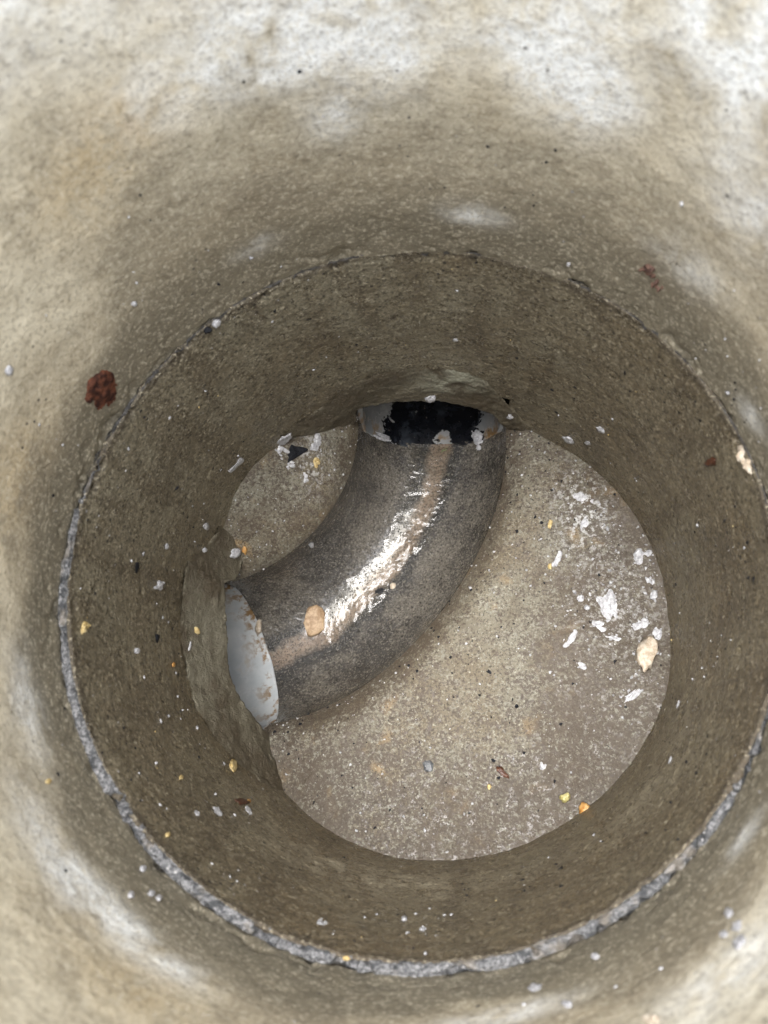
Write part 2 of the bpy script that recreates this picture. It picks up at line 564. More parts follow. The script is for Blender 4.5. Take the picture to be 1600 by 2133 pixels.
F = grid_faces(nu, nv, closed=True, flip=True)
cen = V[F].mean(1)
keep = np.ones(len(F), bool)
for (p, d), zt in ((AX_T, 0.03), (AX_L, 0.045)):
    rel = cen[:, :2] - p
    along = rel @ d
    latv = rel @ np.array([-d[1], d[0]])
    keep &= ~((along > -0.06) & (np.abs(latv) < 0.112) & (cen[:, 2] < zt) & (rel @ d > -0.08) & (cen[:, :2] @ d > 0.1))
o = add_base('wall', V, F[keep], {'grey': np.clip(grey, 0, 1), 'rim_dark': rim_dark, 'palew': palew}, M['lower'])
# outer skin of the base ring
oz = np.array([ZJ, -0.25])
th2 = np.linspace(0, 2 * math.pi, 160, endpoint=False)
T2, Z2 = np.meshgrid(th2, oz, indexing='ij')
Vo = np.c_[0.392 * np.cos(T2.ravel()), 0.392 * np.sin(T2.ravel()), Z2.ravel()]
add_base('outer_wall', Vo, grid_faces(160, 2, closed=True), {}, M['lower'])

# ------------------------------------------------------------------ channel outline
INN = np.array([[-0.111, 0.292], [-0.113, 0.237], [-0.129, 0.179], [-0.145, 0.15], [-0.172, 0.115], [-0.212, 0.079], [-0.246, 0.058], [-0.293, 0.040]])
OUT = np.array([[0.105, 0.290], [0.104, 0.221], [0.092, 0.164], [0.075, 0.102], [0.052, 0.061], [0.025, 0.024], [0.002, -0.006], [-0.03, -0.046],
                [-0.062, -0.076], [-0.101, -0.105], [-0.14, -0.125], [-0.222, -0.153]])


def fit_curve(P, n, deg=5):
    s = np.r_[0, np.cumsum(np.linalg.norm(np.diff(P, axis=0), axis=1))]
    s /= s[-1]
    w = np.ones(len(P))
    w[[0, -1]] = 6
    t = np.linspace(0, 1, n)
    return np.c_[np.polyval(np.polyfit(s, P[:, 0], deg, w=w), t), np.polyval(np.polyfit(s, P[:, 1], deg, w=w), t)]


NT_ = 340
CI, CO = fit_curve(INN, NT_, 4), fit_curve(OUT, NT_, 4)


ns = 150
# U section: short straight sides, round bottom
sec = []
hs_ = HC - ZC
arc = math.pi
HO, HI = 0.021, 0.006      # how far the worn shoulders fall below the bench level
L = (hs_ - HI) + (hs_ - HO) + arc * RC
for k in range(ns):
    q = L * k / (ns - 1)
    if q < hs_ - HI:
        sec.append((-1.0, HC - HI - q))
    elif q > L - (hs_ - HO):
        sec.append((1.0, HC - HO - (L - q)))
    else:
        a = (q - (hs_ - HI)) / RC
        sec.append((-math.cos(a), ZC - RC * math.sin(a)))
sec = np.array(sec)
mid = (CI + CO) / 2
half = (CO - CI) / 2
SH = -0.17 * np.sin(np.pi * np.linspace(0, 1, NT_)) ** 0.8      # the invert runs a little towards the inside of the bend
secx = sec[None, :, 0] + SH[:, None] * (1 - sec[None, :, 0] ** 2)
V = np.zeros((NT_, ns, 3))
V[:, :, 0] = mid[:, 0, None] + half[:, 0, None] * secx
V[:, :, 1] = mid[:, 1, None] + half[:, 1, None] * secx
V[:, :, 2] = sec[None, :, 1]
# the sides lean out a little towards the shoulders
lat = np.tile(sec[:, 0], NT_)
Vf = V.reshape(-1, 3)
# normals of the section pointing into the channel
wv = np.linalg.norm(half, axis=1)
nrm2 = np.stack([-sec[:, 0], np.where(sec[:, 1] < ZC, np.sqrt(np.clip(1 - sec[:, 0] ** 2, 0, 1)), 0)], 1)
hd = half / wv[:, None]
N = np.zeros((NT_, ns, 3))
N[:, :, 0] = hd[:, 0, None] * nrm2[None, :, 0]
N[:, :, 1] = hd[:, 1, None] * nrm2[None, :, 0]
N[:, :, 2] = nrm2[None, :, 1]
Nf = N.reshape(-1, 3)
calm = 0.06 + 0.94 * smooth(0.16, 0.5, np.abs(lat - 0.03))
rough_d = 0.0012 * fbm(Vf, 13, 2, 0.5, 11) + calm * (0.0010 * fbm(Vf, 120, 3, 0.6, 12) + 0.0006 * fbm(Vf, 300, 2, 0.6, 13))
Vc = Vf + Nf * rough_d[:, None]
side = np.clip(smooth(-0.135, -0.075, Vf[:, 2] + 0.02 * fbm(Vf, 20, 3, 0.5, 15)), 0, 1) * np.where(lat > 0, 1.0, 0.3)
add_base('channel', Vc, grid_faces(NT_, ns, flip=True), {'lat': lat, 'side': side}, M['channel'],
         'dark wet granular channel bending from the left pipe to the top pipe')

# ------------------------------------------------------------------ benches
TH_R = np.array([70, 62.4, 51.2, 41.8, 34, 27.1, 18.7, 12.6, 4.2, -3.4, -11, -17.8, -24.7, -36.5, -45.6, -52.5, -63.4, -74.2, -85.8, -94.9, -99.4, -111.6, -121.3, -135.8, -150])
ZE_R = np.array([-.053, -.0532, -.0473, -.034, -.0211, -.0108, -.0048, .004, .0106, .015, .0269, .0355, .0397, .0375, .0258, .0193, .0155, .0125, .0105, .0075, .005, -.0045, -.0211, -.0450, -.055])
TH_L = np.array([111, 115.3, 123.4, 128.5, 140.6, 150, 159.9, 166, 173])
ZE_L = np.array([-.025, -.016, .009, .0258, .0420, .0356, .0144, -.005, -.03])


def gsmooth(x, k):
    w = np.hanning(k * 2 + 1)
    w /= w.sum()
    return np.convolve(np.pad(x, k, mode='edge'), w, mode='valid')


def bench(edge, th_a, th_b, TH, ZE, lip, nu_, seed, label):
    n = len(edge)
    tt = np.linspace(0, 1, n)
    ang = th_a + (th_b - th_a) * tt
    order = np.argsort(TH)
    ze = gsmooth(np.interp(ang, TH[order], ZE[order]), 12)
    Wl = np.c_[(R + 0.004) * np.cos(ang * DEG), (R + 0.004) * np.sin(ang * DEG)]
    u = np.linspace(0, 1, nu_) ** 1.35
    V = np.zeros((n, nu_, 3))
    V[:, :, :2] = edge[:, None, :] * (1 - u)[None, :, None] + Wl[:, None, :] * u[None, :, None]
    d = np.linalg.norm(Wl - edge, axis=1)
    z = HC + (ze - HC)[:, None] * (u[None, :] ** 0.92)
    dist = d[:, None] * u[None, :]
    z -= lip * np.clip(1 - dist / (lip * 2.0), 0, 1) ** 2
    V[:, :, 2] = z
    Vf = V.reshape(-1, 3)
    df = dist.ravel()
    nd = 0.0030 * fbm(Vf, 8, 3, 0.5, seed) + 0.0009 * fbm(Vf, 55, 4, 0.6, seed + 1)
    Vf[:, 2] += nd * smooth(0.0, 0.02, df)
    return Vf, df, np.repeat(np.degrees(np.arctan2(Wl[:, 1], Wl[:, 0])), nu_)


Vb, dist, _ = bench(CO, 70, -143, TH_R, ZE_R, 0.022, 190, 21, '')
VBIG = Vb.copy()
px = Vb[:, 0]
py = Vb[:, 1]
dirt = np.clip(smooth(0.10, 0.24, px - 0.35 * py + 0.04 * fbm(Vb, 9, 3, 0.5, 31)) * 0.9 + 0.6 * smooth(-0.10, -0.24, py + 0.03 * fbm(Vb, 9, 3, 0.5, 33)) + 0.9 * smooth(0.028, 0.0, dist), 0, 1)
clean = np.clip(np.exp(-((px - 0.07) / 0.06) ** 2 - ((py + 0.05) / 0.16) ** 2) * 1.1 + 0.8 * np.exp(-((px - 0.13) / 0.05) ** 2 - ((py - 0.13) / 0.1) ** 2), 0, 1)
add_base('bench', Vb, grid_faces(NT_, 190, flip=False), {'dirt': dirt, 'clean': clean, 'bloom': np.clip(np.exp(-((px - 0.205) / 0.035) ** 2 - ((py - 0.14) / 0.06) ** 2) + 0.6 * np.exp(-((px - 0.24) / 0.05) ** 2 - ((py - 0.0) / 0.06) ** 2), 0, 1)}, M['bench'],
         'large speckled crescent bench on the outside of the bend')
Vb, dist, _ = bench(CI, 111, 172, TH_L, ZE_L, 0.007, 90, 41, '')
VSML = Vb.copy()
dirt = np.clip(0.15 + 0.8 * fbm(Vb, 14, 3, 0.5, 43), 0, 1)
add_base('bench', Vb, grid_faces(NT_, 90, flip=True), {'dirt': dirt, 'clean': np.full(len(Vb), 0.6), 'bloom': np.clip(np.exp(-((Vb[:, 0] + 0.165) / 0.02) ** 2 - ((Vb[:, 1] - 0.21) / 0.04) ** 2), 0, 1) * 0.8}, M['bench'],
         'small pale crescent bench on the inside of the bend')


# ------------------------------------------------------------------ mortar collars round the two pipes
def catmull(P, n):
    P = np.asarray(P, float)
    P = np.vstack([2 * P[0] - P[1], P, 2 * P[-1] - P[-2]])
    m = len(P) - 3
    t = np.linspace(0, m - 1e-6, n)
    i = t.astype(int)
    f = (t - i)[:, None]
    a, b, c, d = P[i], P[i + 1], P[i + 2], P[i + 3]
    return 0.5 * (2 * b + (c - a) * f + (2 * a - 5 * b + 4 * c - d) * f ** 2 + (3 * b - a - 3 * c + d) * f ** 3)


def collar(inner, outer, axis, bulge, seed, label, pale_fn):
    n, m, k = 220, 46, 14
    I, O = catmull(inner, n), catmull(outer, n)
    # ragged outer edge, and keep it on the wall
    tt = np.linspace(0, 1, n)
    rag = fbm(np.c_[tt * 9, tt * 0, tt * 0 + seed], 1.0, 4, 0.6, seed) * 0.007
    O[:, 2] += rag
    ro = np.hypot(O[:, 0], O[:, 1])
    O[:, :2] *= ((R + 0.0005) / ro)[:, None]
    I[:, 2] += fbm(np.c_[tt * 20, tt * 0, tt * 0 + seed + 3], 1.0, 3, 0.6, seed) * 0.003
    u = np.linspace(0, 1, m)
    V = np.zeros((n, k + m, 3))
    G = I[:, None, :] * (1 - u)[None, :, None] + O[:, None, :] * u[None, :, None]
    rg = np.hypot(G[:, :, 0], G[:, :, 1])
    # stand proud of the wall, with a crisp little step at the outer edge
    prof = bulge * np.sin(np.pi * np.clip(u, 0, 1)) + 0.0008 * smooth(1.0, 0.93, u)
    lim = R - prof[None, :]
    blend = np.minimum(rg, lim)
    G[:, :, 0] *= blend / rg
    G[:, :, 1] *= blend / rg
    V[:, k:, :] = G
    # soffit going back along the pipe
    s = np.linspace(1, 0, k, endpoint=False)
    first = G[:, 0, :]
    V[:, :k, 0] = first[:, 0, None] + axis[0] * 0.07 * s[None, :]
    V[:, :k, 1] = first[:, 1, None] + axis[1] * 0.07 * s[None, :]
    V[:, :k, 2] = first[:, 2, None] + 0.010 * s[None, :] - 0.002 * np.sin(np.pi * s)[None, :]
    Vf = V.reshape(-1, 3)
    nd = 0.0030 * fbm(Vf, 26, 3, 0.5, seed + 5) + 0.0013 * fbm(Vf, 120, 3, 0.6, seed + 6)
    rf = np.hypot(Vf[:, 0], Vf[:, 1])
    Vf[:, :2] *= (1 + nd / rf)[:, None]
    edge = np.zeros((n, k + m))
    edge[:, k:] = smooth(0.93, 0.985, u)[None, :]
    edge[:, k - 2:k + 2] = 0.7
    F = grid_faces(n, k + m)
    return add_base('mortar_collar', Vf, F, {'edge': edge.ravel(), 'palew': pale_fn(Vf)}, M['collar'], label)


collar([(-0.140, 0.258, -0.045), (-0.112, 0.274, -0.035), (-0.104, 0.281, -0.005), (-0.065, 0.286, 0.008), (-0.005, 0.288, 0.006), (0.045, 0.286, -0.002), (0.085, 0.280, -0.030), (0.106, 0.272, -0.062), (0.125, 0.265, -0.075)],
       [(-0.205, 0.219, 0.030), (-0.190, 0.232, 0.045), (-0.136, 0.267, 0.059), (-0.092, 0.285, 0.086), (-0.024, 0.299, 0.097), (0.031, 0.298, 0.104), (0.067, 0.292, 0.078), (0.100, 0.283, 0.026), (0.135, 0.268, -0.045)],
       AX_T[1], 0.004, 51, 'mortar patch arching over the black stained pipe',
       lambda P: np.exp(-((P[:, 0] - 0.03) / 0.045) ** 2) * smooth(0.02, 0.05, P[:, 2]))
collar([(-0.262, 0.100, -0.02), (-0.262, 0.088, -0.03), (-0.267, 0.045, -0.02), (-0.268, 0.028, 0.018), (-0.266, -0.024, 0.016), (-0.258, -0.073, 0.013), (-0.245, -0.109, 0.010), (-0.224, -0.152, -0.030), (-0.214, -0.172, -0.065), (-0.205, -0.190, -0.07)],
       [(-0.277, 0.115, -0.01), (-0.284, 0.094, 0.030), (-0.294, 0.058, 0.070), (-0.298, 0.030, 0.092), (-0.300, -0.007, 0.089), (-0.290, -0.076, 0.086), (-0.272, -0.127, 0.082), (-0.234, -0.188, 0.052), (-0.200, -0.224, 0.010), (-0.185, -0.236, -0.03)],
       AX_L[1], 0.006, 61, 'mortar patch bulging over the pale left pipe',
       lambda P: 0.25 * np.exp(-((P[:, 1] + 0.05) / 0.1) ** 2))


# ------------------------------------------------------------------ the two pipes
def pipe(name, ax, mat, label, seed, rp=0.104):
    p, d = ax
    lat = np.array([-d[1], d[0]])
    na, nl = 128, 60
    ro_ = rp + 0.008
    rows = [(0.0, ro_)] + [(0.0, rp)] + [(0.30 * (k / (nl - 1)) ** 1.3, rp) for k in range(1, nl)] + [(0.30, ro_)]
    an = np.linspace(0, 2 * math.pi, na, endpoint=False)
    n = len(rows)
    V = np.zeros((na, n, 3))
    for j, (l, rr) in enumerate(rows):
        V[:, j, 0] = d[0] * l + lat[0] * rr * np.sin(an)
        V[:, j, 1] = d[1] * l + lat[1] * rr * np.sin(an)
        V[:, j, 2] = -rr * np.cos(an)
    Vf = V.reshape(-1, 3)
    Vf[:, 2] += 0.0
    up = np.repeat(an, n)
    along = Vf[:, 0] * d[0] + Vf[:, 1] * d[1]
    jag = 0.003 * fbm(Vf, 45, 3, 0.6, seed)
    front = smooth(0.05, 0.0, along)
    Vf[:, 0] += d[0] * jag * front
    Vf[:, 1] += d[1] * jag * front
    up_half = smooth(0.25, -0.25, np.cos(up))
    Vf[:, 0] += d[0] * 0.035 * up_half * front
    Vf[:, 1] += d[1] * 0.035 * up_half * front
    su = np.sin(up)
    black = smooth(1.0, 0.5, np.abs(su + 0.02)) * 0.95
    black = np.clip(black - 0.75 * np.exp(-((su - (-0.16)) / 0.11) ** 2) * smooth(0.035, 0.02, along) * smooth(0.0, 0.008, along), 0, 1)
    me = mesh_from(name, Vf, grid_faces(na, n, closed=True), {'stain': front, 'black': black})
    o = link(name, me, mat)
    o.location = (p[0] + d[0] * 0.002, p[1] + d[1] * 0.002, ZC - 0.001)
    return tag(o, label, 'pipe')


pipe('drain_pipe', AX_T, M['pipe_black'], 'white pipe smeared with black bitumen opening at the top end of the channel', 71)
pipe('drain_pipe', AX_L, M['pipe'], 'pale grey white pipe with brown stains opening at the left end of the channel', 72)

# ------------------------------------------------------------------ upper ring
nu, nv = 1000, 210
th = np.linspace(0, 2 * math.pi, nu, endpoint=False)
zz = np.linspace(ZJ - 0.003, ZTOP, nv)
T, Z = np.meshgrid(th, zz, indexing='ij')
Tf, Zf = T.ravel(), Z.ravel()
P0 = np.c_[RU * np.cos(Tf), RU * np.sin(Tf), Zf]
r = RU + 0.0018 * fbm(P0, 8, 3, 0.5, 81) + 0.0006 * fbm(P0, 55, 4, 0.62, 82)
low = smooth(ZJ + 0.03, ZJ + 0.004, Zf)
r += low * np.maximum(0, fbm(P0, 40, 3, 0.6, 83) - 0.1) * 0.006
V = np.c_[r * np.cos(Tf), r * np.sin(Tf), Zf + low * 0.002 * fbm(P0, 50, 3, 0.6, 84)]
td = np.degrees(Tf) % 360


def blob(t0, z0, wt, wz):
    return np.exp(-(angdiff(td, t0) / wt) ** 2 - ((Zf - z0) / wz) ** 2)


nz = 0.05 * fbm(P0, 7, 4, 0.55, 85)
nt = fbm(P0, 5, 3, 0.5, 86)
dampline = np.interp(td, [0, 24, 45, 65, 80, 95, 110, 125, 145, 160, 175, 190, 205, 222, 240, 263, 286, 310, 330, 345, 360],
                     [.42, .44, .48, .53, .53, .545, .55, .52, .45, .415, .415, .432, .425, .44, .44, .44, .425, .46, .45, .43, .42])
damp = np.clip(smooth(0.020, -0.020, Zf - dampline + nz * 0.8), 0, 1) * (1 - 0.62 * smooth(0.385, 0.48, Zf))
pale = np.clip(smooth(0.41, 0.54, Zf + nz) * (0.65 + 0.5 * nt) + 0.6 * blob(185, 0.47, 30, 0.06), 0, 1)
ochre = np.clip(0.7 * blob(123, 0.586, 7, 0.03) + 0.45 * blob(133, 0.555, 8, 0.04) + 0.45 * blob(170, 0.45, 12, 0.04) + 0.4 * blob(243, 0.50, 12, 0.04), 0, 1)
white = 0
for (t0, z0, wt, wz, am) in ((96, .605, 13, .03, 1.3), (104, .59, 7, .025, 1.0), (116, .595, 7, .025, .7), (66, .565, 6, .03, 1.3), (71, .60, 7, .035, 1.1),
                             (79, .412, 5, .012, .7), (115, .411, 3.5, .011, .6), (24, .383, 3, .013, .6), (50, .635, 14, .04, .8), (41, .555, 9, .05, .45),
                             (45, .46, 6, .02, .5), (97, .53, 4, .022, .8), (222, .465, 9, .025, .6), (231, .455, 6, .02, .55), (202, .42, 8, .02, .65),
                             (240, .455, 7, .018, .9), (286, .437, 8, .012, .9), (310, .52, 12, .03, .55), (322, .41, 4, .012, .5), (85, .70, 80, .05, .9), (88, .575, 5, .03, .7)):
    white = white + am * blob(t0 + 0, z0, wt, wz)
white = np.clip(white * (1 + 0.7 * fbm(P0, 22, 4, 0.6, 88)), 0, 1)
me = mesh_from('shaft_ring', V, grid_faces(nu, nv, closed=True, flip=True),
               {'pale': pale, 'damp': damp, 'ochre': ochre, 'white': white, 'rusty': pale * 0})
ring = empty('shaft_ring', (UX, UY, ZJ))
tag(ring, 'tan concrete shaft ring with white bloom above the dark base', 'concrete ring')
o = link('wall', me, M['upper'], ring)
o.location = (0, 0, -ZJ)
T2 = np.linspace(0, 2 * math.pi, 200, endpoint=False)
prof = [(RU - 0.001, ZTOP), (RU + 0.004, ZTOP + 0.004), (0.384, ZTOP + 0.004), (0.388, ZTOP), (0.388, ZJ + 0.02)]
Vr = np.array([[rr * math.cos(t), rr * math.sin(t), z] for t in T2 for rr, z in prof])
me = mesh_from('rim', Vr, grid_faces(200, len(prof), closed=True, flip=True),
               {'pale': np.ones(len(Vr)), 'white': np.full(len(Vr), .3)})
o = link('rim', me, M['upper'], ring)
o.location = (0, 0, -ZJ)

# ------------------------------------------------------------------ mortar joint between the rings
nu, nv = 1800, 34
th = np.linspace(0, 2 * math.pi, nu, endpoint=False)
ct, st_ = np.cos(th), np.sin(th)
# outer limit: distance to the upper ring along each ray
r_out = UX * ct + UY * st_ + np.sqrt(np.clip((RU + 0.004) ** 2 - (UX * st_ - UY * ct) ** 2, 0, None))
u = np.linspace(0, 1, nv)
r_in = R + 0.0012
rr = r_in + (r_out - r_in)[:, None] * u[None, :]
base_z = ZJ + 0.0012 * np.ones_like(rr)
Vj = np.zeros((nu, nv, 3))
Vj[:, :, 0] = rr * ct[:, None]
Vj[:, :, 1] = rr * st_[:, None]
Vj[:, :, 2] = base_z
Vf = Vj.reshape(-1, 3)
uu = np.tile(u, nu)
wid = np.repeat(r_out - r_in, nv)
lump = 0.0016 * fbm(Vf, 70, 3, 0.6, 91) + 0.0013 * fbm(Vf, 220, 3, 0.65, 92)
hole = np.maximum(0, fbm(Vf, 40, 3, 0.6, 93) - 0.12) * 0.02
gap = np.clip(0.05 + 0.6 * smooth(0.003, 0.0085, wid - 0.004 + 0.0025 * fbm(Vf, 14, 3, 0.6, 94)), 0, 1)
Vf[:, 2] += lump - hole - 0.010 * smooth(0.0, 0.28, uu - gap) - 0.003 * smooth(0.12, 0.0, uu) + 0.0022 * np.sin(np.pi * np.clip(uu / 0.7, 0, 1))
me = mesh_from('mortar_joint', Vf, grid_faces(nu, nv, closed=True), {'crack_shade': smooth(0.0075, 0.003, wid - 0.004)})
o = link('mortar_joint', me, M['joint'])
o.data.transform(mathutils.Matrix.Translation((0, 0, -ZJ)))
o.location = (0, 0, ZJ)
tag(o, 'rough grey grainy mortar joint circling between base and upper ring', 'mortar joint')

# ------------------------------------------------------------------ thin stream of water in the channel
nw_t, nw_s = 760, 90
ti = np.linspace(0.012, 0.80, nw_t)
mi = np.c_[np.interp(ti, np.linspace(0, 1, NT_), mid[:, 0]), np.interp(ti, np.linspace(0, 1, NT_), mid[:, 1])]
hi = np.c_[np.interp(ti, np.linspace(0, 1, NT_), half[:, 0]), np.interp(ti, np.linspace(0, 1, NT_), half[:, 1])]
s = np.linspace(-0.38, 0.38, nw_s)[None, :] + np.interp(ti, np.linspace(0, 1, NT_), SH)[:, None]
Vw = np.zeros((nw_t, nw_s, 3))
Vw[:, :, 0] = mi[:, 0, None] + hi[:, 0, None] * s
Vw[:, :, 1] = mi[:, 1, None] + hi[:, 1, None] * s
Vf = Vw.reshape(-1, 3)
flow = 0.0028 + 0.0006 * np.sin(ti * 23) + 0.0014 * smooth(0.42, 0.15, ti)
Vf[:, 2] = ZC - RC + np.repeat(flow, nw_s) + 0.0012 * (np.tile(np.linspace(-1, 1, nw_s), nw_t)) ** 2 + 0.0011 * fbm(Vf, 38, 2, 0.5, 95) + 0.00025 * fbm(Vf, 150, 2, 0.5, 96)
me = mesh_from('water', Vf, grid_faces(nw_t, nw_s, flip=True), {})
o = link('water', me, M['water'])
tag(o, 'thin glistening stream of water along the channel bottom', None, None, 'structure')
